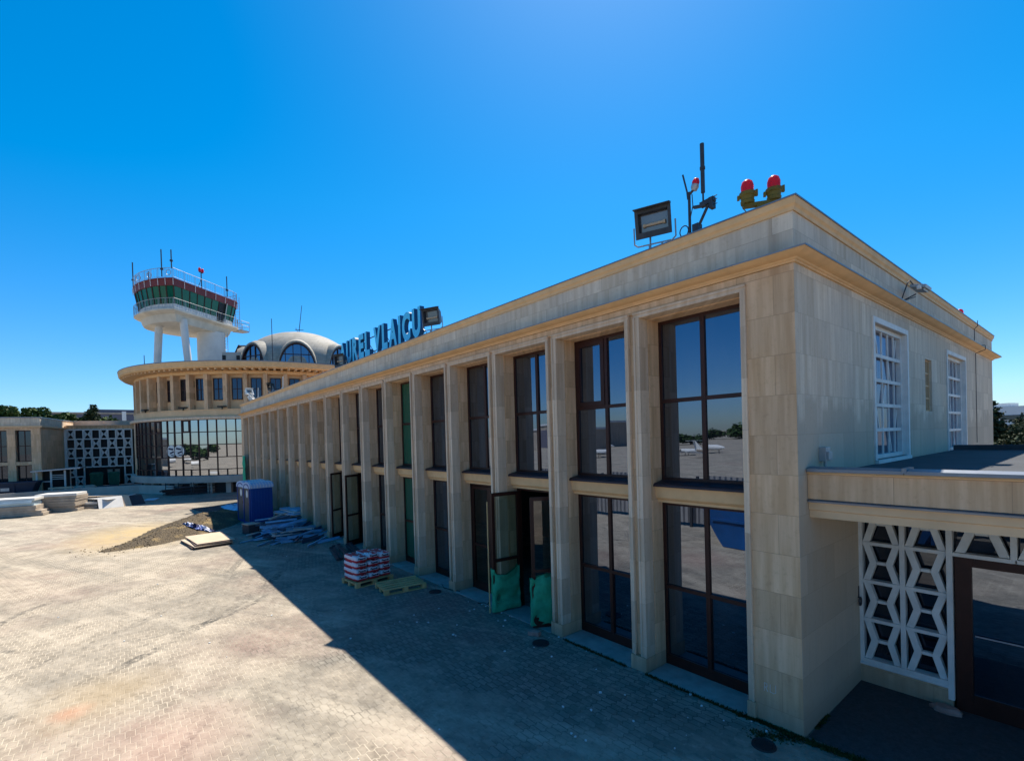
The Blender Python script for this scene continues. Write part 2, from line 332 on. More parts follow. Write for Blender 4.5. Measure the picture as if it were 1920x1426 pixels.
def tag(o, label, cat, group=None, kind=None):
    o['label'] = label; o['category'] = cat
    if group: o['group'] = group
    if kind: o['kind'] = kind
    return o
def thing(name, label, cat, loc=(0, 0, 0), rz=0, group=None):
    o = bpy.data.objects.new(name, None); o.empty_display_size = .2; COL.objects.link(o)
    o.location = loc; o.rotation_euler = (0, 0, rz); return tag(o, label, cat, group)
def struct(o): o['kind'] = 'structure'; return o
def dup(o, parent=None, loc=None, rz=None, label=None):
    c = o.copy(); COL.objects.link(c)
    if parent: c.parent = parent
    if loc is not None: c.location = loc
    if rz is not None: c.rotation_euler = (0, 0, rz)
    if label: c['label'] = label
    for ch in list(o.children): dup(ch, c)
    return c
def arc(n, a0, a1): return [R(a0+(a1-a0)*i/n) for i in range(n+1)]
def arr(*k): return Vector(k)

# ================================================================ SETTING
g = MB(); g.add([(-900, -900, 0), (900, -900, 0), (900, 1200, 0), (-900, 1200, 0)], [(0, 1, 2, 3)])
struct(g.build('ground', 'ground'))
a = MB(); a.add([(.02, .10, .004), (14, .02, .004), (14, 2.35, .004), (-.0, 2.35, .004)], [(0, 1, 2, 3)])
struct(a.build('asphalt_strip', 'asphalt'))

# ================================================================ TERMINAL WING
B = 1.942; NB = 18; XE = -36.2; D = 15.82
RX = lambda k: -.602-(k-1)*B            # outer right edge of the surround of bay k
LX = lambda k: -.602-(k-1)*B-1.838
JL, JR = .11, .08                       # widths of the surround's sides
GY = .515
T = thing('terminal_wing', 'long two storey stone airport wing with tall window bays nearest the camera', 'building')
# piers, header, corner block, side walls
for k in range(1, NB):
    MB().box(RX(k+1), LX(k), .055, .62, 0, 5.87).build('pier', 'travertine', T)
    MB().box(RX(k+1)-JR-.008, LX(k)+JL+.008, -.03, .50, -.02, .235).build('pier_plinth', 'travertine', T, bevel=.008)
MB().box(XE, -.004, .02, .75, 5.87, 5.995).build('frieze', 'travertine', T)
MB().box(-.602, -.004, .02, .75, -.03, 5.87).build('corner_wall', 'travertine', T)
MB().box(RX(1)-JR-.008, RX(1)+.02, -.03, .5, -.02, .235).build('pier_plinth', 'travertine', T, bevel=.008)
MB().box(XE, LX(NB), .02, .75, -.02, 5.87).build('corner_wall', 'travertine', T)
W1 = (3.2, 5.2, 3.36, 5.66); W2 = (8.85, 11.05, 3.28, 5.62); WG = (6.70, 7.28, 4.22, 5.33)
ew = MB().wall(.024, D, -.02, 6.0, [W1, W2, WG], 0.0, -.35, lambda u, t, z: (t, u, z))
ew.build('end_wall', 'travertine_grey', T)
MB().box(XE, -.36, D-.3, D, 0, 6.5).build('rear_wall', 'travertine_grey', T)
MB().box(XE, XE+.3, .76, D-.31, 0, 6.0).build('end_wall', 'travertine_grey', T)
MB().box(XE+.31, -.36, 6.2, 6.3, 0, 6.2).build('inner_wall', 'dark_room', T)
MB().box(XE+.25, -.25, .25, D-.25, 6.36, 6.46).build('roof', 'roof_felt', T)
m = MB()
for p_, q_ in (((-.475, .43), (-.475, .54)), ((-.475, .54), (-.44, .53)), ((-.44, .53), (-.44, .49)), ((-.44, .49), (-.47, .485)), ((-.46, .485), (-.43, .43)), ((-.40, .54), (-.40, .44)), ((-.40, .44), (-.36, .435)), ((-.33, .55), (-.33, .45)), ((-.33, .45), (-.36, .43))): m.bar((p_[0], .0195, p_[1]), (q_[0], .0195, q_[1]), .003, .010, (0, 1, 0))
m.build('paint_scrawl', 'stain_white', T)
# surrounds (frame of every bay)
def surround(k):
    m = MB(); l, r_ = LX(k), RX(k); li, ri = l+JL, r_-JR
    m.box(l, li, 0, .235, .0, 5.79); m.box(ri, r_, 0, .235, .0, 5.79); m.box(l, r_, 0, .235, 5.79, 5.882)
    m.box(l, l+.036, -.014, 0, .235, 5.80); m.box(r_-.03, r_, -.014, 0, .235, 5.80); m.box(l, r_, -.014, 0, 5.846, 5.882)
    return m
s0 = surround(1).build('window_surround', 'travertine_pale', T, bevel=.004)
for k in range(2, NB+1): c = dup(s0, T); c.location.x = -(k-1)*B
def reveal():
    m = MB(); l, r_ = LX(1), RX(1)
    m.box(l+.02, l+JL+.012, .24, .60, 0, 5.775); m.box(r_-.02, r_-JR-.012, .24, .60, 0, 5.775); m.box(l+.02, r_-.02, .24, .60, 5.775, 5.866)
    return m
rv0 = reveal().build('window_reveal', 'travertine', T)
for k in range(2, NB+1): c = dup(rv0, T); c.location.x = -(k-1)*B
li, ri = LX(1)+JL+.012, RX(1)-JR-.012; mx_ = -1.527
# spandrel + sill
m = MB(); m.extr([(li, GY-.02, 2.76), (li, .40, 2.76), (li, .40, 2.80), (li, .36, 2.825), (li, .34, 2.85), (li, .325, 3.025), (li, GY-.02, 3.025)], (ri-li, 0, 0))
sp0 = m.build('spandrel', 'ochre', T)
m = MB(); m.extr([(li-.035, GY+.0, 3.125), (li-.035, .30, 3.085), (li-.035, .27, 3.065), (li-.035, .265, 3.03), (li-.035, .28, 3.03), (li-.035, GY, 3.03)], (ri-li+.07, 0, 0))
si0 = m.build('sill', 'sill', T)
for k in range(2, NB+1):
    for o in (sp0, si0): c = dup(o, T); c.location.x = -(k-1)*B
# threshold slabs
m = MB(); m.box(LX(1)+JL+.02, RX(1)-JR-.02, -.05, GY+.1, -.05, .012)
th0 = m.build('threshold', 'slab', T, bevel=.006)
for k in range(2, NB+1): c = dup(th0, T); c.location.x = -(k-1)*B
# windows
def window(z0, z1, zt, name='window', sash=False, glassmat='glass', bottom=.05, x0=li, x1=ri, xm=mx_):
    m = MB(); fr = .055
    m.box(x0, x0+fr, GY, GY+.07, z0, z1); m.box(x1-fr, x1, GY, GY+.07, z0, z1)
    m.box(x0+fr, x1-fr, GY, GY+.07, z1-fr, z1); m.box(x0+fr, x1-fr, GY, GY+.07, z0, z0+bottom)
    m.box(xm-.036, xm+.036, GY-.006, GY+.064, z0+bottom, z1-fr)
    m.box(x0+fr, xm-.036, GY-.003, GY+.06, zt-.032, zt+.032); m.box(xm+.036, x1-fr, GY-.003, GY+.06, zt-.032, zt+.032)
    if sash:
        a, b, c, d = x0+fr, xm-.036, zt+.032, z1-fr; q = .085
        m.box(a, a+q, GY-.02, GY+.05, c, d); m.box(b-q, b, GY-.02, GY+.05, c, d); m.box(a+q, b-q, GY-.02, GY+.05, c, c+q); m.box(a+q, b-q, GY-.02, GY+.05, d-q, d)
    w_ = m.build(name, 'brown_frame', T, bevel=.004)
    p = MB()
    for (a, b) in ((x0+fr, xm-.036), (xm+.036, x1-fr)):
        for (c, d) in ((z0+bottom, zt-.032), (zt+.032, z1-fr)):
            e = [random.uniform(-.006, .006) for _ in range(3)]
            p.add([(a, GY+.03+e[0], c), (b, GY+.03+e[1], c), (b, GY+.03+e[1]+e[2], d), (a, GY+.03+e[0]+e[2], d)], [(0, 1, 2, 3)])
    p.build('pane', glassmat, w_)
    return w_
up0 = window(3.12, 5.775, 4.443); lo0 = window(.012, 2.76, 1.335, bottom=.17)
upg = window(3.12, 5.775, 4.443, glassmat='glass_green'); log = window(.012, 2.76, 1.335, bottom=.17, glassmat='glass_green')
ups = window(3.12, 5.775, 4.443, sash=True)
ups.location.x = -B; upg.location.x = log.location.x = -5*B
for k in range(3, NB+1):
    if k != 6: c = dup(up0, T); c.location.x = -(k-1)*B
for k in range(2, NB+1):
    if k not in (3, 4, 6, 8, 9): c = dup(lo0, T); c.location.x = -(k-1)*B
# doors
def leaf(width, height, mat='glass_clear', rail=1.15):
    """leaf in local x (hinge at 0), y thickness, z up"""
    m = MB(); q = .075
    m.box(0, q, -.022, .022, 0, height); m.box(width-q, width, -.022, .022, 0, height); m.box(q, width-q, -.022, .022, height-q, height)
    m.box(q, width-q, -.022, .022, 0, .20); m.box(q, width-q, -.02, .02, rail-.035, rail+.035)
    d = m.build('door_leaf', 'brown_frame', T, bevel=.004)
    MB().add([(q, 0, .2), (width-q, 0, .2), (width-q, 0, height-q), (q, 0, height-q)], [(0, 1, 2, 3)]).build('pane', mat, d)
    h = MB(); h.tube((width-.045, -.06, 1.0), (width-.045, -.06, 1.35), .011, 8); h.tube((width-.045, -.06, 1.02), (width-.045, 0, 1.02), .008, 6); h.tube((width-.045, -.06, 1.33), (width-.045, 0, 1.33), .008, 6)
    h.build('handle', 'steel', d)
    return d
def door_frame(k):
    x0, x1 = li-(k-1)*B, ri-(k-1)*B; m = MB()
    m.box(x0, x0+.06, GY, GY+.08, .012, 2.76); m.box(x1-.06, x1, GY, GY+.08, .012, 2.76); m.box(x0+.06, x1-.06, GY, GY+.08, 2.70, 2.76)
    m.build('door_frame', 'brown_frame', T, bevel=.004); return x0+.06, x1-.06
def place(o, x, y, rz): o.location = (x, y, .02); o.rotation_euler = (0, 0, rz); return o
a3, b3 = door_frame(3); wd = (b3-a3)/2
l3 = place(leaf(wd, 2.66), a3, GY-.0, R(-95)); r3 = place(leaf(wd, 2.66), b3, GY-.0, R(180+62))
a4, b4 = door_frame(4); place(leaf(wd, 2.66), a4, GY+.03, 0); place(leaf(wd, 2.66), b4, GY+.03, R(180))
a8, b8 = door_frame(8); place(leaf(wd, 2.66), a8, GY, R(-62)); place(leaf(wd, 2.66), b8, GY+.03, R(180))
a9, b9 = door_frame(9); place(leaf(wd, 2.66), a9, GY, R(-52)); place(leaf(wd, 2.66), b9, GY+.03, R(180))
# cornice, parapet, coping
MB().rectsweep(XE, 0, .02, D, [(0, 6.0), (.03, 6.0), (.03, 6.022), (.05, 6.03), (.06, 6.045), (.10, 6.052), (.15, 6.07), (.185, 6.088), (.20, 6.096), (.20, 6.116), (.0, 6.135)]).build('cornice', 'ochre', T, smooth=25)
MB().rectsweep(XE, 0, .02, D, [(.203, 6.108), (.212, 6.104), (.214, 6.122), (.18, 6.132), (.004, 6.168)]).build('cornice_flashing', 'flash', T)
MB().rectsweep(XE, 0, .02, D, [(0, 6.13), (0, 6.641), (-.25, 6.641)]).build('parapet', 'travertine_grey', T)
MB().rectsweep(XE, 0, .02, D, [(.003, 6.64), (.022, 6.64), (.022, 6.685), (.030, 6.70), (.045, 6.715), (.052, 6.74), (.055, 6.80), (-.2, 6.805)]).build('parapet_crown', 'ochre', T, smooth=25)
MB().rectsweep(XE, 0, .02, D, [(.062, 6.795), (.066, 6.795), (.066, 6.815), (-.12, 6.835), (-.30, 6.80), (-.30, 6.46)]).build('coping', 'flash', T)
# end wall windows
def lattice_window(y0, y1, z0, z1, rows, cols, seed):
    rnd = random.Random(seed)
    f = MB(); x = -.10; fr = .07
    f.box(x-.05, x+.03, y0, y0+fr, z0, z1); f.box(x-.05, x+.03, y1-fr, y1, z0, z1); f.box(x-.05, x+.03, y0+fr, y1-fr, z1-fr, z1); f.box(x-.05, x+.03, y0+fr, y1-fr, z0, z0+fr)
    ys = [y0+fr+(y1-y0-2*fr)*i/cols for i in range(cols+1)]; zs = [z0+fr+(z1-z0-2*fr)*i/rows for i in range(rows+1)]
    for j in range(1, rows): f.box(x-.02, x+.02, y0+fr, y1-fr, zs[j]-.03, zs[j]+.03)
    for j in range(rows):
        for i in range(1, cols):
            f.box(x-.012, x+.012, ys[i]-.016, ys[i]+.016, zs[j]+(.03 if j else 0), zs[j+1]-(.03 if j < rows-1 else 0))
        for i in range(cols):
            if (i*2+j) % 3 == 0:
                s_ = 1 if rnd.random() < .5 else -1; c = (ys[i]+ys[i+1])/2
                f.bar((x-.03, c-.06*s_, zs[j]+.03), (x-.03, c+.09*s_, zs[j+1]-.03), .03, .03, (1, 0, 0))
    wn = f.build('window', 'white', T)
    MB().add([(x-.045, y0, z0), (x-.045, y1, z0), (x-.045, y1, z1), (x-.045, y0, z1)], [(0, 1, 2, 3)]).build('pane', 'glass_frost', wn)
    s_ = MB(); q = .05; o = .025
    s_.box(0, o, y0-.09, y0, z0, z1+.09); s_.box(0, o, y1, y1+.09, z0, z1+.09); s_.box(0, o, y0, y1, z1, z1+.09); s_.box(-.09, o+.03, y0-.05, y1+.05, z0-.06, z0)
    s_.box(-.12, 0, y1-.006, y1, z0, z1); s_.box(-.12, 0, y0, y0+.006, z0, z1)
    s_.build('window_surround', 'white', wn)
lattice_window(*W1, 5, 5, 1); lattice_window(*W2, 5, 5, 2)
f = MB(); y0, y1, z0, z1 = WG
f.box(-.09, -.04, y0, y0+.04, z0, z1); f.box(-.09, -.04, y1-.04, y1, z0, z1)
for j in range(5): f.box(-.08, -.05, y0+.04, y1-.04, z0+(z1-z0-.03)*j/4, z0+(z1-z0-.03)*j/4+.03)
for i in range(1, 4): f.box(-.075, -.055, y0+.04+(y1-y0-.08)*i/4-.012, y0+.04+(y1-y0-.08)*i/4+.012, z0, z1)
gw = f.build('window', 'ochre_pale', T); MB().add([(-.10, y0, z0), (-.10, y1, z0), (-.10, y1, z1), (-.10, y0, z1)], [(0, 1, 2, 3)]).build('pane', 'dark_room', gw)
# lightning conductor on the end wall
m = MB(); m.path([(.03, 12.55, 3.4), (.03, 12.55, 5.95), (.24, 12.5, 6.02), (.24, 12.5, 6.14), (.03, 12.45, 6.2), (.03, 12.4, 6.62), (.1, 12.4, 6.7), (.1, 12.4, 6.86)], .009, 6)
m.build('conductor_wire', 'dark_steel', T)
m = MB(); m.box(0, .09, .70, .86, 3.47, 3.66); m.box(.09, .12, .72, .84, 3.49, 3.60); m.tube((.05, .78, 3.40), (.05, .78, 3.47), .02)
tag(m.build('junction_box', 'steel', bevel=.006), 'small grey electrical box on the end wall above the canopy coping', 'junction box')

# ================================================================ ENTRANCE CANOPY ANNEX
A = thing('entrance_annex', 'low flat roofed annex with lattice screen under its deep canopy', 'building')
XA = 14.0; YB = 9.4
m = MB(); m.extr([(.005, .33, 2.77), (.005, .33, 2.86), (.005, .31, 2.875), (.005, .31, 2.965), (.005, .9, 2.965), (.005, .9, 2.77)], (XA, 0, 0)); m.build('canopy_beam', 'ochre_pale', A)
m = MB(); m.extr([(.008, .265, 2.97), (.008, .262, 2.99), (.008, .31, 3.006), (.008, .9, 3.006), (.008, .9, 2.97)], (XA, 0, 0)); m.build('beam_flashing', 'flash', A)
MB().box(.005, XA, .295, .9, 3.01, 3.335).build('canopy_fascia', 'travertine', A)
m = MB(); m.extr([(.006, .27, 3.335), (.006, .265, 3.345), (.006, .275, 3.36), (.006, .9, 3.36), (.006, .9, 3.335)], (XA, 0, 0)); m.build('fascia_moulding', 'ochre', A)
cp = MB(); x_ = .0
for i in range(14):
    cp.extr([(.012+i*1.0, .24, 3.362), (.012+i*1.0, .24, 3.40), (.012+i*1.0, .36, 3.425), (.012+i*1.0, .56, 3.405), (.012+i*1.0, .56, 3.362)], (.988, 0, 0))
    cp.box(1.0+i-.012, 1.0+i+.030, .235, .565, 3.375, 3.434)
cp.build('coping', 'flash', A)
MB().box(.005, XA, .9, YB, 3.18, 3.30).build('roof', 'roof_felt', A)
MB().box(.005, XA, .9, 2.45, 2.80, 2.90).build('soffit', 'concrete', A)
MB().box(.005, XA, YB, YB+.15, 2.5, 3.42).build('rear_parapet', 'roof_felt', A)
LY = 2.25
m = MB(); fr = .05
cols = [(0.045, .50), (.56, 1.02)]; rows = [(.37, .945), (.995, 1.53), (1.58, 2.115), (2.165, 2.72)]
def cell(m, x0, x1, z0, z1, hb=.045):
    w_ = x1-x0; y0, y1 = LY+.01, LY+.11; zm = (z0+z1)/2
    for sgn, xa, xb in ((1, x0+.005*w_, x0+.19*w_), (-1, x1-.005*w_, x1-.19*w_)):
        t = .19*w_*sgn
        for (za, zb) in ((z0, zm), (z1, zm)):
            m.extr([(xa, y0, za), (xa+t, y0, za), (xb+t, y0, zb), (xb, y0, zb)], (0, y1-y0, 0))
    m.box(x0+.38*w_, x1-.38*w_, y0+.01, y1-.01, zm-hb/2, zm+hb/2)
m.box(-.01, .045, LY-.02, LY+.14, .31, 2.77); m.box(.50, .56, LY-.015, LY+.13, .37, 2.77); m.box(1.02, 1.085, LY-.03, LY+.14, .12, 2.77)
for (c0, c1) in cols:
    for (z0, z1) in rows: cell(m, c0, c1, z0, z1)
    for z0, z1 in ((.945, .995), (1.53, 1.58), (2.115, 2.165), (2.72, 2.77)): m.box(c0, c1, LY-.012, LY+.13, z0, z1)
m.box(.045, 1.02, LY-.03, LY+.14, .31, .37); m.extr([(.0, LY-.035, .27), (.0, LY-.045, .29), (.0, LY-.035, .31), (.0, LY+.14, .31), (.0, LY+.14, .27)], (1.02, 0, 0))
xs = 1.085
for i in range(7):
    cell(m, xs+.02, xs+.56, 2.17, 2.72); m.box(xs+.56, xs+.62, LY-.02, LY+.13, 2.115, 2.77); m.box(xs, xs+.56, LY-.02, LY+.13, 2.115, 2.165); m.box(xs, xs+.56, LY-.02, LY+.13, 2.72, 2.77); xs += .6
ls = m.build('lattice_screen', 'white', A, bevel=.004)
MB().add([(0, LY+.16, .2), (1.05, LY+.16, .2), (1.05, LY+.16, 2.77), (0, LY+.16, 2.77)], [(0, 1, 2, 3)]).build('pane', 'glass_plain', ls)
MB().add([(1.05, LY+.16, 2.0), (5.5, LY+.16, 2.0), (5.5, LY+.16, 2.77), (1.05, LY+.16, 2.77)], [(0, 1, 2, 3)]).build('pane', 'glass_plain', ls)
MB().box(0, 1.07, LY-.02, LY+.2, 0, .265).build('plinth', 'travertine', A)
m = MB(); m.box(1.10, 1.27, LY+.01, LY+.09, 0, 2.11); m.box(1.27, 2.95, LY+.01, LY+.09, 1.99, 2.11); m.box(2.95, 3.1, LY+.01, LY+.09, 0, 2.11); m.box(1.27, 2.95, LY+.01, LY+.09, 0, .26); m.box(2.02, 2.15, LY+.01, LY+.08, .26, 1.99)
dr = m.build('entrance_door', 'brown_frame', A, bevel=.005)
MB().add([(1.27, LY+.05, .26), (2.95, LY+.05, .26), (2.95, LY+.05, 1.99), (1.27, LY+.05, 1.99)], [(0, 1, 2, 3)]).build('pane', 'glass', dr)
MB().box(1.30, 2.0, LY-.0, LY+.02, 1.06, 1.075).build('push_bar', 'steel', dr)
MB().box(3.1, XA, LY+.0, LY+.25, 0, 2.8).build('wall', 'travertine', A)
MB().box(.01, XA, 2.46, 2.6, 0, 3.17).build('inner_wall', 'dark_room', A)
MB().box(XA-.2, XA, 2.61, YB, 0, 3.17).build('wall', 'travertine', A)
MB().box(.01, XA-.21, YB-.2, YB-.01, 0, 3.17).build('wall', 'travertine', A)
hk = MB(); 
for i in range(12): a0, a1 = R(30*i), R(30*i+30); hk.tube((.03, 2.16+.05*math.cos(a0), 1.25+.06*math.sin(a0)), (.03, 2.16+.05*math.cos(a1), 1.25+.06*math.sin(a1)), .012, 6)
hk.tube((.0, 2.16, 1.31), (.03, 2.16, 1.31), .012, 6); hk.tube((.01, 2.17, 1.31), (.01, 2.17, 1.48), .008, 6)
tag(hk.build('iron_ring', 'dark_steel'), 'dark iron ring hanging on the stone wall beside the lattice screen', 'iron ring')

# ================================================================ ROOFTOP EQUIPMENT
def floodlight(loc, rz, label, wdt=.62, hgt=.46, tilt=-18, body='dark_steel', post=.30, legs=True):
    t = thing('floodlight', label, 'floodlight', loc, rz, 'floodlights on the roof edge')
    # local: faces -y
    rot = Matrix.Rotation(R(tilt), 4, 'X'); off = Matrix.Translation((0, 0, post+hgt*.55)); X = off @ rot
    tv = lambda q: tuple(X @ Vector(q))
    m = MB(); a, b, d = wdt/2, hgt/2, .24
    front = [(-a, 0, -b), (a, 0, -b), (a, 0, b), (-a, 0, b)]; lip = [(-a+.055, 0, -b+.10), (a-.055, 0, -b+.10), (a-.055, 0, b-.05), (-a+.055, 0, b-.05)]
    back = [(-a*.7, d, -b*.62), (a*.7, d, -b*.62), (a*.7, d, b*.62), (-a*.7, d, b*.62)]
    inn = [(x*.93, .11, z*.93) for x, y, z in lip]
    m.rings([[tv(q) for q in r_] for r_ in (inn, lip, front, back)], True, False, True)
    m.extr([tv((-a, -.10, b+.015)), tv((-a, .03, b+.03)), tv((-a, .03, b)), tv((-a, -.10, b))], X.to_3x3() @ Vector((wdt, 0, 0)))
    hs = m.build('housing', body, t)
    MB().add([tv(q) for q in inn], [(0, 1, 2, 3)]).build('reflector', 'lamp_glass', hs)
    l = MB(); l.tube(tv((-a*.55, .085, -.01)), tv((a*.55, .085, -.01)), .024, 10); l.tube(tv((-a*.62, .085, -.01)), tv((-a*.5, .085, -.01)), .034, 8); l.tube(tv((a*.5, .085, -.01)), tv((a*.62, .085, -.01)), .034, 8)
    l.build('lamp_tube', 'board_face', hs)
    k = MB(); e = a+.045
    zc = post+hgt*.55
    k.path([(-e, .08, zc), (-e, .10, post-.02), (-e+.06, .10, post-.07), (e-.06, .10, post-.07), (e, .10, post-.02), (e, .08, zc)], .013, 8)
    k.build('bracket', 'steel', t)
    p = MB()
    for x in ((-.09, .12) if legs else (0,)): p.tube((x, .10, 0), (x, .10, post-.07), .018, 8)
    if legs: p.tube((-.09, .16, 0), (-.09, .16, zc+.05), .016, 8)
    p.build('post', 'steel', t)
    return t
floodlight((-2.30, .42, 6.80), R(20), 'large black floodlight on a tubular bracket beside the antenna poles', tilt=10, wdt=.60, hgt=.46, post=.38)
floodlight((-9.75, .40, 6.80), R(24), 'weathered dark floodlight standing just right of the blue letter U', tilt=8, wdt=.60, hgt=.48, post=.36)
floodlight((-17.3, .40, 6.75), R(18), 'dark floodlight in front of the first blue letter of the roof sign', tilt=6, wdt=.62, hgt=.5, post=.22)
for (x, rz, tl, lb, bd, pz) in ((-33.6, 150, -35, 'white backed floodlight lying tilted on the far roof corner', 'white', .0), (-34.4, 120, -20, 'white backed floodlight on a thin pole at the far roof end', 'white', .55), (-28.9, 10, 8, 'dark floodlight with a pale face on the far half of the roof edge', 'black', .35)):
    floodlight((x, .30, 6.78), R(rz), lb, wdt=.55, hgt=.42, tilt=tl, body=bd, post=max(pz, .12), legs=False)
for x, lb in ((-32.2, 'thin bright whip aerial between the far floodlights'), (-26.0, 'slim leaning aerial rod with a round base on the far roof edge')):
    t = thing('roof_aerial', lb, 'antenna', (x, .35, 6.8)); MB().tube((0, 0, 0), (.12, 0, .8), .02, 6).build('rod', 'white', t)
    MB().lathe([(.0, .0), (.09, .0), (.09, .1), (.05, .2), (.0, .22)], n=12).build('base', 'white', t, smooth=40)
# pole with obstruction lamp and thin whip
t = thing('aerial_pole', 'slim grey pole with thin whip aerial and small red lamp on the roof', 'antenna', (-1.62, .40, 6.8))
m = MB(); m.tube((0, 0, 0), (0, 0, .84), .022, 10); m.tube((-.0, 0, .0), (0, 0, .06), .06, 12, .03); m.tube((0, 0, .80), (.075, 0, .85), .02, 8); m.tube((-.02, 0, .80), (-.10, 0, 1.15), .014, 8); m.tube((-.015, 0, .74), (-.025, 0, .84), .02, 8)
for i in range(12): a0, a1 = R(30*i), R(30*i+30); m.tube((-.10+.075*math.cos(a0), 0, .27+.085*math.sin(a0)), (-.10+.075*math.cos(a1), 0, .27+.085*math.sin(a1)), .009, 6)
m.path([(.06, -.02, .78), (.07, -.02, .6), (.03, -.02, .45)], .007, 6)
m.build('pole', 'dark_steel', t)
m = MB().lathe([(.0, .0), (.04, .0), (.06, .05), (.055, .09)], n=16); l = m.build('lamp_body', 'steel', t, smooth=40); l.location = (.085, 0, .83); l.rotation_euler = (0, R(15), 0)
m = MB().lathe([(.055, .09), (.056, .13), (.035, .175), (0, .185)], n=16); l = m.build('lamp_dome', 'red_dome', t, smooth=60); l.location = (.085, 0, .83); l.rotation_euler = (0, R(15), 0)
# thick antenna on bracket arm
t = thing('omni_antenna', 'thick dark upright antenna rod carried on a slanting bracket arm', 'antenna', (-1.45, .40, 6.8))
m = MB(); m.box(-.10, -.0, -.06, .06, 0, .30); m.tube((-.05, 0, .22), (.14, 0, .53), .022, 8); m.obox((.13, 0, .57), (.22, .08, .07), Matrix.Rotation(R(-6), 3, 'Y')); m.obox((.20, 0, .53), (.06, .1, .16))
for q in ((.24, .50), (.24, .57), (.24, .62)): m.tube((.2, 0, q[0]+q[1]-.24), (.28, 0, q[0]+q[1]-.24), .006, 6)
m.obox((-.02, 0, .56), (.16, .06, .035), Matrix.Rotation(R(12), 3, 'Y'))
for z in (.06, .14, .22): m.tube((-.13, 0, z), (-.1, 0, z), .008, 6)
m.build('bracket', 'dark_steel', t)
m = MB(); m.tube((.06, 0, .58), (.06, 0, .75), .014, 8); m.tube((.06, 0, .74), (.06, 0, 1.10), .030, 12); m.tube((.06, 0, 1.09), (.06, 0, 1.13), .039, 12); m.tube((.06, 0, 1.13), (.06, 0, 1.48), .031, 12); m.build('rod', 'dark_steel', t, smooth=40)
def twin(loc, rz, label):
    t = thing('obstruction_light', label, 'warning light', loc, rz, 'twin red obstruction lights on the roof edge')
    m = MB(); m.box(-.055, .055, -.05, .05, 0, .15); m.box(-.22, .22, -.045, .045, .12, .165)
    for s_ in (-1, 1): m.path([(s_*.2, -.05, .22), (s_*.24, -.06, .10), (s_*.17, -.06, -.0), (s_*.05, -.05, .03)], .007, 6)
    m.build('mount', 'yellow_lamp', t)
    for s_ in (-1, 1):
        b = MB().lathe([(0, 0), (.085, 0), (.092, .04), (.082, .05), (.09, .10), (.105, .11), (.105, .155), (.07, .165)], n=18); b.box(.10, .13, -.02, .02, .10, .185); b.box(-.13, -.10, -.02, .02, .07, .13)
        b = b.build('lamp_body', 'yellow_lamp', t, smooth=35); b.location = (s_*.165, 0, .163)
        d = MB().lathe([(.080, .16), (.083, .25), (.066, .305), (.034, .33), (0, .335)], n=18).build('lamp_dome', 'red_dome', t, smooth=60); d.location = (s_*.165, 0, .163)
twin((-.52, .34, 6.87), R(35), 'pair of red domed lamps on a yellow mount near the front roof corner')
twin((-.30, 11.9, 6.70), R(60), 'pair of red domed lamps half hidden behind the far end of the roof edge')
# floodlight on end wall arm
t = thing('wall_floodlight', 'flat grey floodlight on a bent arm over the end wall cornice', 'floodlight', (0, 4.75, 6.30), 0, 'floodlights on the roof edge'); t.scale = (.62, .62, .62)
m = MB(); m.tube((0, .0, -.15), (.42, .0, .02), .018, 8); m.path([(.18, -.55, -.22), (.30, -.38, .30), (.32, -.2, .40), (.33, .1, .34)], .015, 8); m.tube((0, -.5, -.26), (.2, -.5, -.22), .015, 8); m.tube((.2, -.52, -.22), (.36, .2, -.02), .014, 8); m.build('bracket', 'dark_steel', t)
m = MB(); m.obox((.42, .55, .30), (.38, .72, .09), Matrix.Rotation(R(14), 3, 'Y')); m.obox((.42, .55, .23), (.26, .5, .08), Matrix.Rotation(R(14), 3, 'Y')); m.build('housing', 'steel', t, bevel=.01)
MB().obox((.46, .14, .22), (.10, .1, .1)).build('gearbox', 'white', t, bevel=.02)

# roof sign
SG = thing('roof_sign', 'tall blue block lettering standing along the roof edge, reading AUREL VLAICU', 'sign', (0, .85, 6.82))
def letter(ch, x, wdt, h=.68, z=.14):
    cu = bpy.data.curves.new('letter', 'FONT'); cu.body = ch; cu.size = 1.0; cu.extrude = .001; cu.offset = .05; cu.align_x = 'LEFT'
    tmp = bpy.data.objects.new('tmp', cu); COL.objects.link(tmp)
    bpy.context.view_layer.update()
    me = bpy.data.meshes.new_from_object(tmp.evaluated_get(bpy.context.evaluated_depsgraph_get()))
    bpy.data.objects.remove(tmp); bpy.data.curves.remove(cu)
    xs = [v.co.x for v in me.vertices]; ys = [v.co.y for v in me.vertices]; zs = [v.co.z for v in me.vertices]
    x0, x1, y0, y1 = min(xs), max(xs), min(ys), max(ys)
    return me, (x0, x1, y0, y1)
glyph = {}
def build_letter(ch, x, wdt, h=.93, z=.36, dep=.15, parent=None, fm='sign_blue', sm='sign_side', name='letter', place_=None):
    if ch not in glyph: glyph[ch] = letter(ch, 0, 0)
    me0, (x0, x1, y0, y1) = glyph[ch]; me = me0.copy()
    zm = sorted({round(v.co.z, 4) for v in me.vertices}); mid = (zm[0]+zm[-1])/2
    for v in me.vertices:
        X = x+(v.co.x-x0)/(x1-x0)*wdt; Z = z+(v.co.y-y0)/(y1-y0)*h; Y = -dep/2 if v.co.z > mid else dep/2
        v.co = (X, Y, Z)
    me.update(); me.materials.clear(); me.materials.append(MAT[fm]); me.materials.append(MAT[sm])
    for p in me.polygons: p.material_index = 0 if (abs(p.normal.y) > .7 and p.center.y < -dep*.3) else 1; p.use_smooth = False
    o = bpy.data.objects.new(name, me); COL.objects.link(o); o.parent = parent
    return o
x0s, x1s = -18.2, -11.05
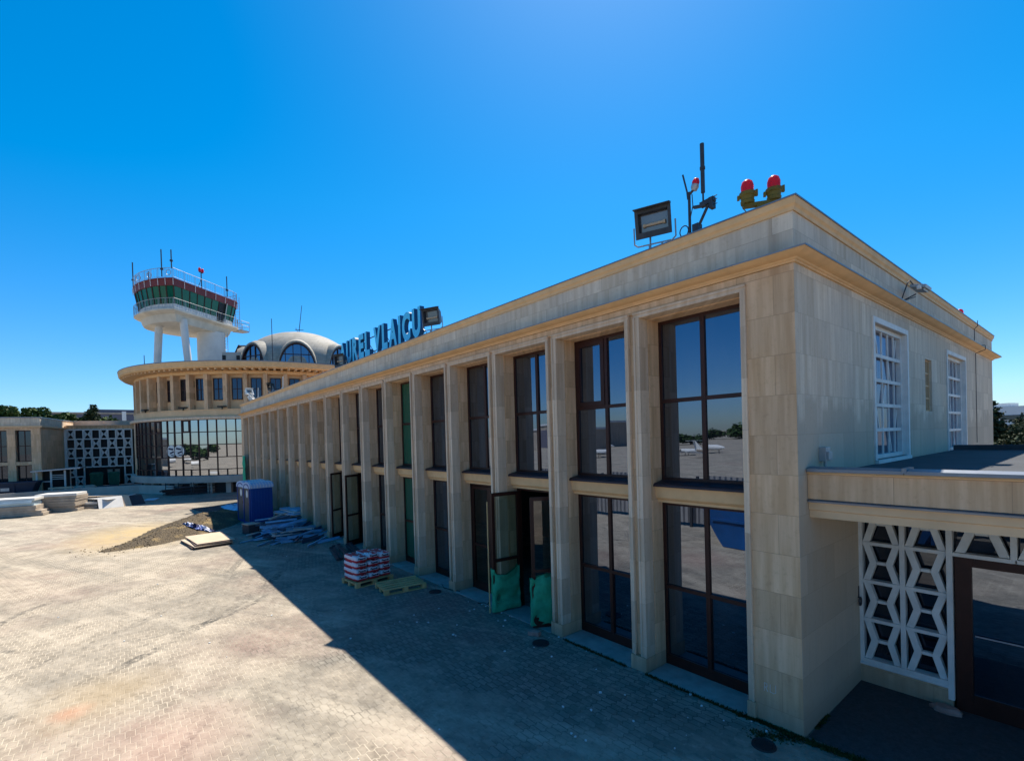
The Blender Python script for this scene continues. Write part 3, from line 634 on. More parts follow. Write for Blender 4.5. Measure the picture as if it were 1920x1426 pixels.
word = [('A', .47), ('U', .43), ('R', .43), ('E', .37), ('L', .35), (' ', .10), ('V', .47), ('L', .35), ('A', .47), ('I', .13), ('C', .45), ('U', .43)]
tot = sum(q for _, q in word)+.10*(len(word)-1); kx = (x1s-x0s)/tot; x = x0s
for ch, q in word:
    if ch != ' ': build_letter(ch, x, q*kx, parent=SG)
    x += (q+.10)*kx
m = MB(); m.box(x0s, x1s, .09, .115, .50, .53); m.box(x0s, x1s, .09, .115, 1.05, 1.08)
n = 9
for i in range(n):
    xx = x0s+(x1s-x0s)*(i+.3)/n; m.tube((xx, .13, -.36), (xx, .13, 1.1), .014, 6); m.tube((xx, .13, .9), (xx+.1, .9, -.36), .012, 6); m.tube((xx, .13, .02), (xx+.6, .13, .5), .010, 6)
m.build('sign_frame', 'dark_steel', SG)

# ================================================================ ROTUNDA
cx, cy = -54.97, 6.97
RO = thing('rotunda_building', 'round stone rotunda with glazed lower drum, overhanging roof and domed skylight', 'building')
a0, a1 = -135, 60
MB().lathe([(12.2, .0), (12.2, .89)], (cx, cy), 60).build('plinth', 'dark_room', RO)
MB().lathe([(12.0, .89), (12.98, .89), (13.0, 1.0), (13.0, 1.44), (12.9, 1.477), (12.0, 1.477)], (cx, cy), 120).build('base_slab', 'concrete', RO, smooth=30)
GRP = [-76.5+3.43*i for i in range(-1, 22)]      # mullion angles
def P(r_, a, z): return (cx+r_*math.cos(R(a)), cy+r_*math.sin(R(a)), z)
gl = MB(); fr = MB(); zs = [1.477, 2.0, 3.02, 4.08, 5.14, 6.18]
for i in range(22):
    aa, bb = GRP[i], GRP[i+1]
    for j in range(5):
        e = random.uniform(-.006, .006)
        gl.add([P(12.70+e, aa, zs[j]), P(12.70+e, bb, zs[j]), P(12.70, bb, zs[j+1]), P(12.70, aa, zs[j+1])], [(0, 1, 2, 3)])
        if j == 1 and i % 2 == 0: continue
        fr.tube(P(12.74, aa, zs[j]), P(12.74, aa, zs[j+1]), .045, 4)
    for z in zs: fr.bar(P(12.73, aa, z), P(12.73, bb, z), .07, .07)
    if i in (5, 9):
        for z in (5.2, 6.1): fr.bar(P(12.75, aa, z), P(12.75, bb, z), .09, .09)
        for q in (aa+.3, bb-.3): fr.tube(P(12.75, q, 5.2), P(12.75, q, 6.1), .05, 4)
gf = fr.build('window', 'brown_frame', RO); gl.build('pane', 'glass_bright', gf)
for q in (-54.0, -50.4):
    m = MB(); ctr = Vector(P(12.76, q, 3.60)); rd = Vector((math.cos(R(q)), math.sin(R(q)), 0)); tg = Vector((-rd.y, rd.x, 0)); n = 24
    m.add([ctr+tg*(.50*math.cos(2*math.pi*i/n))+Vector((0, 0, .50*math.sin(2*math.pi*i/n))) for i in range(n)], [tuple(range(n))])
    st = m.build('round_sticker', 'white', RO)
    for k_, (dx, dz, ww, hh, rr) in enumerate(((-.05, .18, .5, .14, 10), (.05, -.12, .42, .12, -20), (.1, -.34, .3, .07, 5))):
        mm = Matrix((tg, rd, Vector((0, 0, 1)))).transposed() @ Matrix.Rotation(R(rr), 3, 'Y')
        MB().obox(ctr+tg*dx+Vector((0, 0, dz))+rd*.01, (ww, .012, hh), mm).build('sticker_print', 'ink', st)
MB().lathe([(12.66, 1.477), (12.66, 6.18)], (cx, cy), 90, -135, GRP[0]-1.5).build('drum_wall', 'travertine', RO)
MB().lathe([(12.78, 1.477), (12.78, 6.18)], (cx, cy), 3, GRP[0]-1.6, GRP[0]).build('drum_pier', 'travertine', RO)
MB().lathe([(12.68, 0.9), (12.68, 6.18)], (cx, cy), 60, GRP[-1], 225).build('drum_wall', 'travertine', RO)
MB().lathe([(12.5, 6.18), (12.92, 6.18), (12.96, 6.22), (12.96, 6.39), (12.9, 6.42), (12.45, 6.46)], (cx, cy), 120).build('lower_cornice', 'travertine_pale', RO, smooth=30)
MB().lathe([(12.62, 6.43), (12.62, 6.98), (12.66, 7.0), (12.66, 7.05), (12.1, 7.05)], (cx, cy), 120).build('lower_parapet', 'ochre_pale', RO, smooth=30)
MB().lathe([(12.0, 7.0), (12.0, 10.0)], (cx, cy), 120).build('upper_drum', 'ochre_pale', RO, smooth=30)
for i in range(-12, 12):
    q = -25.0+7.15*i; m = MB(); rd = Vector((math.cos(R(q)), math.sin(R(q)), 0)); tg = Vector((-rd.y, rd.x, 0)); mm = Matrix((rd, tg, Vector((0, 0, 1)))).transposed()
    m.obox(Vector((cx, cy, 8.52))+rd*12.3, (.62, .32, 2.93), mm); m.build('pier', 'travertine', RO)
    q += 3.575; rd = Vector((math.cos(R(q)), math.sin(R(q)), 0)); tg = Vector((-rd.y, rd.x, 0)); mm = Matrix((rd, tg, Vector((0, 0, 1)))).transposed(); c0 = Vector((cx, cy, 8.76))+rd*12.03
    m = MB()
    for s_ in (-1, 1): m.obox(c0+tg*s_*.39+rd*.03, (.06, .06, 1.86), mm); m.obox(c0+rd*.03+Vector((0, 0, s_*.90)), (.06, .72, .06), mm)
    m.obox(c0+rd*.03, (.05, .05, 1.74), mm); m.obox(c0+rd*.03, (.045, .72, .05), mm)
    wn = m.build('window', 'brown_frame', RO); MB().obox(c0-rd*.0, (.03, .74, 1.78), mm).build('pane', 'glass_plain', wn)
MB().lathe([(12.0, 9.98), (12.45, 9.98), (12.5, 10.0), (12.55, 10.16), (12.5, 10.3), (12.0, 10.3)], (cx, cy), 120).build('drum_band', 'ochre', RO, smooth=30)
m = MB()
for i in range(150):
    q = 360*i/150; rd = Vector((math.cos(R(q)), math.sin(R(q)), 0)); tg = Vector((-rd.y, rd.x, 0)); mm = Matrix((rd, tg, Vector((0, 0, 1)))).transposed()
    m.obox(Vector((cx, cy, 10.33))+rd*12.95, (.9, .17, .17), mm)
m.build('eave_bracket', 'ochre_pale', RO)
MB().lathe([(12.3, 10.41), (13.35, 10.40), (13.38, 10.36), (13.55, 10.38), (13.66, 10.50), (13.66, 10.66), (13.70, 10.70), (13.70, 10.90), (13.6, 10.95)], (cx, cy), 140).build('eave', 'ochre', RO, smooth=30)
MB().lathe([(13.72, 10.88), (13.72, 10.95), (13.3, 10.98), (6.0, 11.25), (0.01, 11.3)], (cx, cy), 140).build('roof', 'flash', RO, smooth=20)
for q in (-69, -48, -33):
    m = MB(); p0 = Vector(P(12.75, q, 7.22)); mm = Matrix.Rotation(R(q+90), 3, 'Z'); m.obox(p0, (.62, .42, .10), mm); m.obox(p0-Vector((0, 0, .12)), (.08, .08, .2), mm)
    tag(m.build('spotlight', 'black'), {-69: 'black spotlight on the rotunda ledge, nearest its outer edge', -48: 'black spotlight on the middle of the rotunda ledge', -33: 'black spotlight on the rotunda ledge close to the wing roof'}[q], 'spotlight', 'black spotlights on the rotunda ledge')
# dome
dx_, dy_ = -57.6, 10.0; DR = 6.25; DZ = 11.1
prof = [(DR-.15, 11.0), (DR, 12.0)]+[(DR*math.cos(t), 12.7+4.2*math.sin(t)) for t in [math.pi/2*i/16 for i in range(17)]]
prof[-1] = (.02, 16.9)
DO = MB().lathe(prof, (dx_, dy_), 96).build('dome', 'dome', RO, smooth=40)
def vault(az):
    rd = Vector((math.cos(R(az)), math.sin(R(az)), 0)); tg = Vector((-rd.y, rd.x, 0)); c = Vector((dx_, dy_, DZ)); n = 18; hw, hh = 1.85, 3.5
    prof2 = [(hw*math.cos(math.pi*i/n)*(1.0), hh*(math.sin(math.pi*i/n)**.86)) for i in range(n+1)]
    pt = lambda r_, sx, k_: c+rd*r_+tg*(k_[0]*sx)+Vector((0, 0, k_[1]*sx))
    m = MB(); m.rings([[pt(DR-.3, .98, k_) for k_ in prof2], [pt(DR+.08, 1.02, k_) for k_ in prof2], [pt(DR+.10, 1.07, k_) for k_ in prof2], [pt(DR-.4, 1.14, k_) for k_ in prof2], [pt(DR-2.2, 1.16, k_) for k_ in prof2]], False)
    v = m.build('vault', 'dome', DO, smooth=50)
    f = MB(); r_ = DR-.02
    for a_, b_ in zip(prof2, prof2[1:]): f.bar(pt(r_+.06, .985, a_), pt(r_+.06, .985, b_), .14, .14, rd)
    for s_ in (-.62, -.21, .21, .62):
        h_ = hh*(1-s_*s_)**.43; f.bar(pt(r_, 1, (s_*hw, 0)), pt(r_, 1, (s_*hw, h_)), .07, .07, rd)
    for z in (1.15, 2.3):
        s_ = (1-(z/hh)**2.33)**.5*hw; f.bar(pt(r_, 1, (-s_, z)), pt(r_, 1, (s_, z)), .07, .07, rd)
    wn = f.build('window', 'brown_frame', DO)
    MB().add([pt(r_-.05, .98, k_) for k_ in prof2], [tuple(range(n+1))]).build('pane', 'glass', wn)
for i in range(8): vault(-17.5+45*i)
# side skylight and roof box near the dome
q0, q1, q2 = Vector((-60.3, 3.4, 13.5)), Vector((-59.0, 4.8, 13.5)), Vector((-59.65, 4.1, 15.3)); dn = Vector((0, 0, -2.5))
sk = MB().extr([q0+dn, q1+dn, q1, q2, q0], (2.0, 3.0, 0)).build('gable_skylight', 'dome', RO); fo = Vector((.05, -.05, 0))
m = MB()
for a_, b2 in ((q0, q2), (q1, q2), (q0, q1), ((q0+q1)/2, q2), (q0*.5+q2*.5, q1*.5+q2*.5)): m.bar(a_+fo, b2+fo, .12, .12)
m.build('skylight_frame', 'brown_frame', sk)
MB().add([q0+fo*.6, q1+fo*.6, q2+fo*.6], [(0, 1, 2)]).build('pane', 'glass_plain', sk)
m = MB(); m.obox((-57.9, 3.2, 12.5), (1.3, 1.9, 3.1), Matrix.Rotation(R(-24), 3, 'Z')); rb = m.build('roof_box', 'concrete', RO)
for o_ in (-.75, .62): MB().obox(Vector((-57.9, 3.2, 13.2))+Matrix.Rotation(R(-24), 3, 'Z') @ Vector((.66, o_, 0)), (.04, .34, 1.0), Matrix.Rotation(R(-24), 3, 'Z')).build('vent', 'black', rb)
for (p, h_, lean, lb) in (((-55.9, 6.9, 14.9), 3.3, (.55, 0), 'tall leaning mast rising from the dome top'), ((-50.2, 5.4, 11.0), 5.5, (0, 0), 'upright thin mast in front of the dome arch'), ((-58.8, -4.6, 10.9), 2.4, (0, 0), 'thin upright rod on the rotunda roof left of the tower legs'), ((-60.2, -5.4, 10.9), 1.2, (0, 0), 'short rod near the left rim of the rotunda roof'), ((-59.4, -4.5, 10.9), .8, (0, 0), 'shortest rod on the rotunda roof beside a taller rod')):
    if 'dome top' in lb: p = (dx_, dy_, 16.85)
    t = MB(); t.tube(p, (p[0]+lean[0]*.7, p[1]+lean[0]*.6, p[2]+h_), .045, 6, .03)
    if 'dome' in lb and lean[0]:
        t.tube((p[0]-.4, p[1]-.3, p[2]+.55), (p[0]+.5, p[1]+.4, p[2]+.4), .035, 6); t.tube((p[0], p[1], p[2]), (p[0]+.3, p[1]-.4, p[2]+.6), .03, 6)
    tag(t.build('mast', 'dark_steel'), lb, 'mast')

# link block between wing and rotunda
MB().box(-44.0, XE-.02, 5.5, 12.0, 0, 6.0).build('link_wall', 'travertine', RO)

# ================================================================ CONTROL TOWER
TW = thing('control_tower', 'white control tower with green glazed cab and dark red fascia on leaning legs', 'tower')
O = Vector((-58.22, -2.01, 0)); d_ = Vector((-.665, .747, 0)); b_ = Vector((-.747, -.665, 0))
plan = [(0, 0), (4.3, 0), (8.7, 0), (9.5, .22), (10.1, .8), (10.3, 1.8), (10.2, 3.2), (9.8, 4.6), (9.0, 5.9), (7.8, 6.9), (6.2, 7.5), (4.4, 7.75), (3.0, 7.55), (1.95, 7.0), (1.4, 6.35), (.96, 5.6), (.45, 4.6), (.1, 3.57), (-.13, 2.6), (-.22, 1.61), (-.15, .8)]
pc = (4.9, 3.7)
def loop(sc, z, sh=(0, 0)): return [O+d_*(pc[0]+(p[0]-pc[0])*sc+sh[0])+b_*(pc[1]+(p[1]-pc[1])*sc+sh[1])+Vector((0, 0, z)) for p in plan]
m = MB(); m.rings([loop(1.0, 18.30), loop(1.0, 18.16), loop(.97, 18.10), loop(.86, 17.95), loop(.84, 17.55), loop(.80, 17.2)], True, True, True); m.build('gallery_slab', 'tower_under', TW, smooth=20)
m = MB(); m.rings([loop(.872, 18.30), loop(.885, 18.95)], True); m.build('cab_wall', 'white', TW, smooth=20)
m = MB(); m.rings([loop(.885, 18.95), loop(.955, 20.72)], True); m.build('cab_window', 'glass_tower', TW)
m = MB(); A_, Bt = loop(.889, 18.95), loop(.959, 20.72); n = len(plan)
for i in range(n):
    m.bar(A_[i], Bt[i], .10, .10)
    q = (A_[i]+A_[(i+1) % n])/2; q2_ = (Bt[i]+Bt[(i+1) % n])/2
    if (A_[i]-A_[(i+1) % n]).length > 1.2: m.bar(q, q2_, .09, .09)
    if (A_[i]-A_[(i+1) % n]).length > 3:
        for s_ in (.25, .75): m.bar(A_[i].lerp(A_[(i+1) % n], s_), Bt[i].lerp(Bt[(i+1) % n], s_), .08, .08)
m.build('cab_mullions', 'brown_frame', TW)
m = MB(); A_, Bt = loop(.887, 18.95), loop(.957, 20.72); s1, s2 = .62, .75
m.add([A_[1].lerp(A_[2], .5)+Vector((.03, .03, -.6)), A_[1].lerp(A_[2], .72)+Vector((.03, .03, -.6)), Bt[1].lerp(Bt[2], .72)+Vector((.03, .03, -.1)), Bt[1].lerp(Bt[2], .5)+Vector((.03, .03, -.1))], [(0, 1, 2, 3)]); m.build('cab_door', 'black', TW)
m = MB(); m.bar(A_[1].lerp(A_[2], .74)+Vector((.1, .08, -.6)), Bt[1].lerp(Bt[2], .76)+Vector((.1, .08, 0)), .28, .06); m.build('door_frame', 'white', TW)
m = MB(); m.rings([loop(.975, 20.70), loop(.985, 21.35), loop(1.0, 21.38), loop(1.0, 21.46), loop(.9, 21.5)], True, True, True); m.build('fascia', 'red_fascia', TW, smooth=20)
m = MB(); A_ = loop(.993, 20.72); Bt = loop(1.004, 21.38)
for i in range(n):
    L_ = (A_[i]-A_[(i+1) % n]).length; k_ = max(1, round(L_/1.3))
    for j in range(k_): m.bar(A_[i].lerp(A_[(i+1) % n], j/k_), Bt[i].lerp(Bt[(i+1) % n], j/k_), .025, .05)
m.build('fascia_strip', 'white', TW)
def railing(sc, z, h_, step, mat, infill=True, name='railing'):
    m = MB(); pts = loop(sc, z); top = Vector((0, 0, h_)); n = len(pts)
    for i in range(n):
        p, q = pts[i], pts[(i+1) % n]; L_ = (p-q).length; k_ = max(1, round(L_/step))
        m.tube(p+top, q+top, .025, 6); m.tube(p+top*.12, q+top*.12, .015, 6)
        for j in range(k_): c = p.lerp(q, j/k_); m.tube(c, c+top, .022, 5)
        if infill:
            kk = max(1, round(L_/.28))
            for j in range(kk): c = p.lerp(q, (j+.5)/kk); m.tube(c+top*.1, c+top*.97, .011, 4)
    return m.build(name, mat, TW)
railing(.995, 18.30, 1.08, 1.4, 'steel'); railing(.985, 21.46, 1.02, 1.3, 'steel')
def onplan(t, v): return O+d_*t+b_*v
# legs and shaft
for (p, q) in ((arr(-63.17, -3.45, 10.9), arr(-62.94, -3.05, 17.6)), (arr(-59.66, -.66, 10.9), arr(-60.05, -1.1, 17.6))):
    MB().tube(p, q, .34, 20, .37).build('leg', 'concrete_white', TW, smooth=40)
sc_ = arr(-64.4, 2.0, 0)
MB().lathe([(1.45, 10.9), (1.45, 17.3)], (sc_.x, sc_.y), 40).build('shaft', 'concrete_white', TW, smooth=40)
# outside ladder and service balcony
m = MB(); e = Vector((-65.4, 4.0, 0))+Vector((.78, .62, 0))*0
lb = sc_+Vector((.62, .78, 0))*1.75
for s_ in (-.25, .25): m.tube(lb+d_*s_*1+Vector((0, 0, 11)), lb+d_*s_+Vector((0, 0, 17.3)), .03, 5)
for j in range(18): m.tube(lb-d_*.25+Vector((0, 0, 11.2+j*.34)), lb+d_*.25+Vector((0, 0, 11.2+j*.34)), .022, 4)
tip = onplan(10.25, .9)
for s_ in (-.3, .3): m.tube(tip+b_*s_+Vector((0, 0, 18.3)), tip+b_*s_+Vector((0, 0, 22.3)), .035, 5)
for j in range(11): m.tube(tip-b_*.3+Vector((0, 0, 18.5+j*.34)), tip+b_*.3+Vector((0, 0, 18.5+j*.34)), .022, 4)
m.build('ladder', 'steel', TW)
m = MB(); bp = [onplan(9.6, -.1), onplan(11.0, -.1), onplan(11.2, 1.0), onplan(10.2, 1.6)]
m.rings([[p+Vector((0, 0, z)) for p in bp] for z in (18.05, 18.2)], True, True, True)
for z in (18.75, 19.25):
    for i in range(3): m.tube(bp[i]+Vector((0, 0, z)), bp[i+1]+Vector((0, 0, z)), .03, 5)
for i in range(4): m.tube(bp[i]+Vector((0, 0, 18.2)), bp[i]+Vector((0, 0, 19.25)), .03, 5)
m.build('service_balcony', 'steel', TW)
for (t_, v_, h0, h1) in ((2.0, 6.95, 21.6, 24.3), (-.1, 1.2, 21.6, 24.4), (-.02, .1, 22.4, 24.3), (7.6, .05, 21.6, 24.0), (2.6, 5.6, 21.6, 23.4)):
    p = onplan(t_, v_); m = MB(); m.tube(p+Vector((0, 0, h0)), p+Vector((0, 0, h1)), .055, 6); m.tube(p+Vector((0, 0, h0+.7)), p+Vector((0, 0, h0+.85)), .14, 8); m.build('antenna', 'dark_steel', TW)
p = onplan(4.0, .25); m = MB(); m.tube(p+Vector((0, 0, 21.5)), p+Vector((0, 0, 23.3)), .05, 6); m.tube(p+b_*.5+Vector((0, 0, 21.5)), p+Vector((0, 0, 22.6)), .03, 5); m.bar(p-d_*.25+Vector((0, 0, 23.3)), p+d_*.25+Vector((0, 0, 23.3)), .1, .1); mst = m.build('lamp_mast', 'dark_steel', TW)
for s_ in (-.2, .2): q = p+d_*s_; MB().lathe([(.13, 23.35), (.14, 23.6), (.09, 23.75), (.0, 23.8)], (q.x, q.y), 10).build('lamp_dome', 'red_dome', mst, smooth=60)
for (t_, v_) in ((.6, 5.0), (.15, 3.2), (-.1, .6)):
    m = MB(); c = onplan(t_+.2, v_)+Vector((0, 0, 22.05)); 
    for i in range(14): a_, b2 = R(360*i/14), R(360*(i+1)/14); m.tube(c+b_*.28*math.cos(a_)+Vector((0, 0, .28*math.sin(a_))), c+b_*.28*math.cos(b2)+Vector((0, 0, .28*math.sin(b2))), .03, 5)
    m.build('ring_antenna', 'steel', TW)

# ================================================================ LEFT WING
LW = thing('left_wing', 'stone wing beyond the rotunda with tall windows and pale openwork screen', 'building', (-56.0, -12.09, 0), R(-10.5))
# local: +x = outwards (front normal), +y = towards the rotunda
holes = []
for i in range(8):
    y1 = -.62-1.52*i; holes += [(y1-1.0, y1, .3, 2.75), (y1-1.0, y1, 3.05, 5.75)]
MB().wall(-16, 0, 0, 6.0, holes, 0, -.55, lambda u, t, z: (t, u, z)).build('front_wall', 'travertine', LW)
w0 = None
for (a_, b2, z0, z1) in holes:
    m = MB(); x = -.42; fr = .06
    m.box(x, x+.06, a_, a_+fr, z0, z1); m.box(x, x+.06, b2-fr, b2, z0, z1); m.box(x, x+.06, a_+fr, b2-fr, z1-fr, z1); m.box(x, x+.06, a_+fr, b2-fr, z0, z0+fr)
    c = (a_+b2)/2; m.box(x, x+.06, c-.03, c+.03, z0+fr, z1-fr); m.box(x, x+.05, a_+fr, c-.03, (z0+z1)/2-.03, (z0+z1)/2+.03); m.box(x, x+.05, c+.03, b2-fr, (z0+z1)/2-.03, (z0+z1)/2+.03)
    wn = m.build('window', 'brown_frame', LW); MB().add([(x+.02, a_, z0), (x+.02, b2, z0), (x+.02, b2, z1), (x+.02, a_, z1)], [(0, 1, 2, 3)]).build('pane', 'glass_plain', wn)
MB().box(-6.1, -.56, -.35, 0, 0, 6.0).build('side_wall', 'travertine', LW)
MB().box(-.553, 0.002, -.02, .003, 0, 6.0).build('corner_trim', 'travertine', LW)
m = MB(); m.box(-12, .12, -16, .16, 6.0, 6.14); m.build('cornice', 'ochre_pale', LW)
m = MB(); m.box(-12, .0, -16, .0, 6.14, 6.82); m.build('parapet', 'travertine_grey', LW)
m = MB(); m.box(-12, .05, -16, .05, 6.82, 6.90); m.build('coping', 'flash', LW)
# openwork screen
SX = -6.1; cw = .64; rz = [.35+.93*i for i in range(7)]
m = MB(); NCOL = 8
m.box(SX-.05, SX+.12, .0, .12, .35, 5.95)
for i in range(NCOL+1):
    y = .16+cw*i; m.box(SX-.02, SX+.10, y-.055, y+.055, .35 if i in (0, 1, 2, 7, 8) else 2.2, 5.95)
for j in range(7):
    for i in range(NCOL):
        if j < 2 and 2 <= i < 7: continue
        y0 = .16+cw*i+.035; y1 = y0+cw-.07
        m.box(SX-.02, SX+.095, y0, y1, rz[j]-.06 if j else .35, rz[j]+.06)
for j in range(6):
    for i in range(NCOL):
        if j < 2 and 2 <= i < 7: continue
        if (i+j) % 2 == 0: continue
        y0 = .16+cw*i+.035; y1 = y0+cw-.07; z0, z1 = rz[j]+.035, rz[j+1]-.035; yc = (y0+y1)/2; zc = (z0+z1)/2; N_ = 10
        for s_ in (-1, 1):
            pts = [Vector((SX+.04, yc+s_*(.07+.19*abs(math.cos(math.pi*k_/N_))**1.3), z0+(z1-z0)*k_/N_)) for k_ in range(N_+1)]
            for a_, b2 in zip(pts, pts[1:]): m.bar(a_, b2, .10, .07, (1, 0, 0))
            pts = [Vector((SX+.04, yc+s_*(.27-.10*abs(math.sin(math.pi*k_/N_))), z0+(z1-z0)*k_/N_)) for k_ in range(N_+1)]
            for a_, b2 in zip(pts, pts[1:]): m.bar(a_, b2, .11, .07, (1, 0, 0))
        m.bar((SX+.04, yc-.1, zc), (SX+.04, yc+.1, zc), .07, .06, (1, 0, 0))
m.build('openwork_screen', 'white', LW)
m = MB(); m.add([(SX-.3, 0, .3), (SX-.3, 6.5, .3), (SX-.3, 6.5, 6.0), (SX-.3, 0, 6.0)], [(0, 1, 2, 3)]); m.build('pane', 'dark_room', LW)
m = MB(); m.box(SX-.6, SX-.01, -.0, 6.5, 5.95, 6.30); m.build('screen_header', 'travertine', LW)
MB().box(SX-4, SX+.14, .165, 6.8, 6.30, 6.36).build('screen_cornice', 'ochre_pale', LW)
MB().box(SX-9, SX-3, -.0, 9.0, 6.36, 6.95).build('rear_storey', 'concrete', LW)
m = MB()
for y in (1.75, 2.55, 3.1, 3.7, 4.2): m.box(SX-.1, SX-.02, y, y+.07, .3, 2.1)
m.box(SX-.1, SX-.02, 1.5, 4.6, 2.1, 2.2); m.build('door_frame', 'brown_frame', LW)
for y in (3.18, 3.78): MB().box(SX-.14, SX-.1, y+.02, y+.42, .5, 1.9).build('notice_panel', 'panel_grey', LW)
# raised terrace and low retaining wall
struct(MB().prism([(-50.9, -16), (-52.2, -9.3), (-51.2, -5.5), (-47.2, -3.2), (-47.0, -1.5), (-60, 2), (-62, -30), (-52, -30)], -.02, .32).build('terrace', 'slab'))
wl = [(-50.5, -16.5), (-52.2, -9.3), (-51.0, -5.5), (-47.0, -3.4)]
m = MB()
for p, q in zip(wl, wl[1:]): m.bar((*p, .34), (*q, .34), .25, .76)
for i, p in enumerate(wl): m.tube((*p, 0), (*p, .715), .125, 12)
tag(m.build('retaining_wall', 'concrete'), 'low grey concrete retaining wall in front of the left wing', 'wall')
# items on the terrace
t = thing('waste_skip', 'long dark blue steel skip behind the low wall', 'skip', (-53.6, -14.3, .32), R(-6))
m = MB(); pr = [(-.9, -2.6, 0), (.9, -2.6, 0), (1.0, -2.9, 1.1), (-1.0, -2.9, 1.1)]; pr2 = [(-.9, 1.9, 0), (.9, 1.9, 0), (1.0, 2.3, 1.1), (-1.0, 2.3, 1.1)]
m.rings([[Vector(q) for q in pr], [Vector(q) for q in pr2]], True, True, True); m.build('body', 'navy_skip', t)
m = MB(); m.box(.96, 1.07, -2.95, 2.35, 1.04, 1.16); m.box(-1.07, -.96, -2.95, 2.35, 1.04, 1.16); m.box(-.96, .96, 2.25, 2.36, 1.04, 1.16); m.build('rim', 'navy_skip', t)
for y in (-2, -1, 0, 1): MB().box(.93, 1.03, y-.05, y+.05, .05, 1.04).build('rib', 'navy_skip', t)
MB().box(1.0, 1.04, .25, .75, .5, .75).build('plate', 'steel', t)
t = thing('white_booth', 'small white framed glazed booth standing behind the low wall', 'booth', (-54.6, -11.4, .32), R(-8))
m = MB()
for (x, y) in ((0, -.9), (0, 0), (0, .9), (-1.6, -.9), (-1.6, .9)): m.box(x-.06, x+.06, y-.06, y+.06, 0, 1.9)
m.box(-.05, .05, -.84, -.06, .95, 1.03); m.box(-.05, .05, .06, .84, 1.15, 1.2); m.box(-.05, .05, .06, .84, 1.32, 1.37); m.box(-.05, .05, .06, .84, 1.48, 1.53); m.build('frame', 'panel_white', t)
m = MB(); m.obox((-.7, .4, 1.97), (2.2, 3.2, .10), Matrix.Rotation(R(3), 3, 'X')); m.build('roof', 'steel', t)
m = MB(); m.box(-1.55, -1.52, -.9, .9, 0, 1.9); m.build('rear_panel', 'dark_room', t)
tag(MB().obox((-52.9, -10.7, .80), (.35, 1.5, .14), Matrix.Rotation(R(-8), 3, 'Z')).build('foam_block', 'board_face'), 'bright cream block lying on the low wall by the booth', 'block')
for (x, y, s_, lb, mt_) in ((-59.6, -8.6, 1.0, 'green net covered heap standing left of the green bin', 'net_dark'), (-59.3, -7.3, .85, 'dark green bin before the openwork screen', 'net_dark')):
    m = MB()
    if 'bin' in lb: m.rings([[(x+a*.45*s_*k_, y+b*.5*s_*k_, z) for a, b in ((-1, -1), (1, -1), (1, 1), (-1, 1))] for k_, z in ((.85, .32), (1, 1.5), (1.08, 1.5), (1.08, 1.6), (.7, 1.72))], True, True, True); tag(m.build('waste_bin', mt_, bevel=.02), lb, 'bin')
    else:
        n = 14; m.rings([[(x+(.55+.12*math.sin(3*i+z*4))*f_*math.cos(2*math.pi*i/n), y+(.6+.1*math.cos(2*i+z*3))*f_*math.sin(2*math.pi*i/n), z) for i in range(n)] for f_, z in ((1.15, .32), (1.0, .8), (.85, 1.3), (.6, 1.75), (.2, 1.95))], True, False, True); tag(m.build('covered_heap', mt_, smooth=50), lb, 'heap')
for i, (x, y, sx, sy, h_, lb) in enumerate(((-53.6, -9.3, .7, 1.0, .55, 'lumpy grey rubble sacks heaped on the terrace beside the booth'), (-53.4, -7.9, .6, 1.3, .42, 'flat dark sacks heaped on the terrace before the screen'))):
    m = MB(); n = 20; rnd = random.Random(i)
    for k_ in range(7):
        px, py = x+rnd.uniform(-.4, .4)*sx, y+rnd.uniform(-.7, .7)*sy; q = rnd.uniform(.28, .42)
        m.rings([[(px+q*f_*math.cos(2*math.pi*j/10)*(1+.15*rnd.random()), py+q*1.2*f_*math.sin(2*math.pi*j/10), .32+h_*z) for j in range(10)] for f_, z in ((.9, 0), (1, .3), (.85, .7), (.4, 1))], True, False, True)
    tag(m.build('rubble_sacks', 'panel_grey' if i == 0 else 'box_dark', smooth=50), lb, 'sacks')
# barriers in front of the rotunda
t0 = thing('steel_barrier', 'grey steel barrier at the rotunda foot, half nearer the low wall', 'barrier', (-46.5, -3.9, 0), R(48), 'steel barriers before the rotunda')
m = MB()
for z in (.1, .38, .66, .9): m.tube((0, 0, z), (2.2, 0, z), .025, 6)
for x in (0, 1.1, 2.2): m.tube((x, 0, 0), (x, 0, 1.0), .03, 6)
for x in (.3, 1.9): m.bar((x, -.25, .03), (x, .25, .03), .05, .04)
m.build('barrier_rails', 'dark_steel', t0)
dup(t0, None, (-45.0, -2.1, 0), R(95), 'grey steel barrier at the rotunda foot, half nearer the wing end')
for i in range(8):
    q = -74+7*i; m = MB(); p = Vector(P(12.4, q, 0)); m.obox(p+Vector((0, 0, .44)), (.4, .4, .88), Matrix.Rotation(R(q), 3, 'Z')); m.build('support_pier', 'concrete', RO)

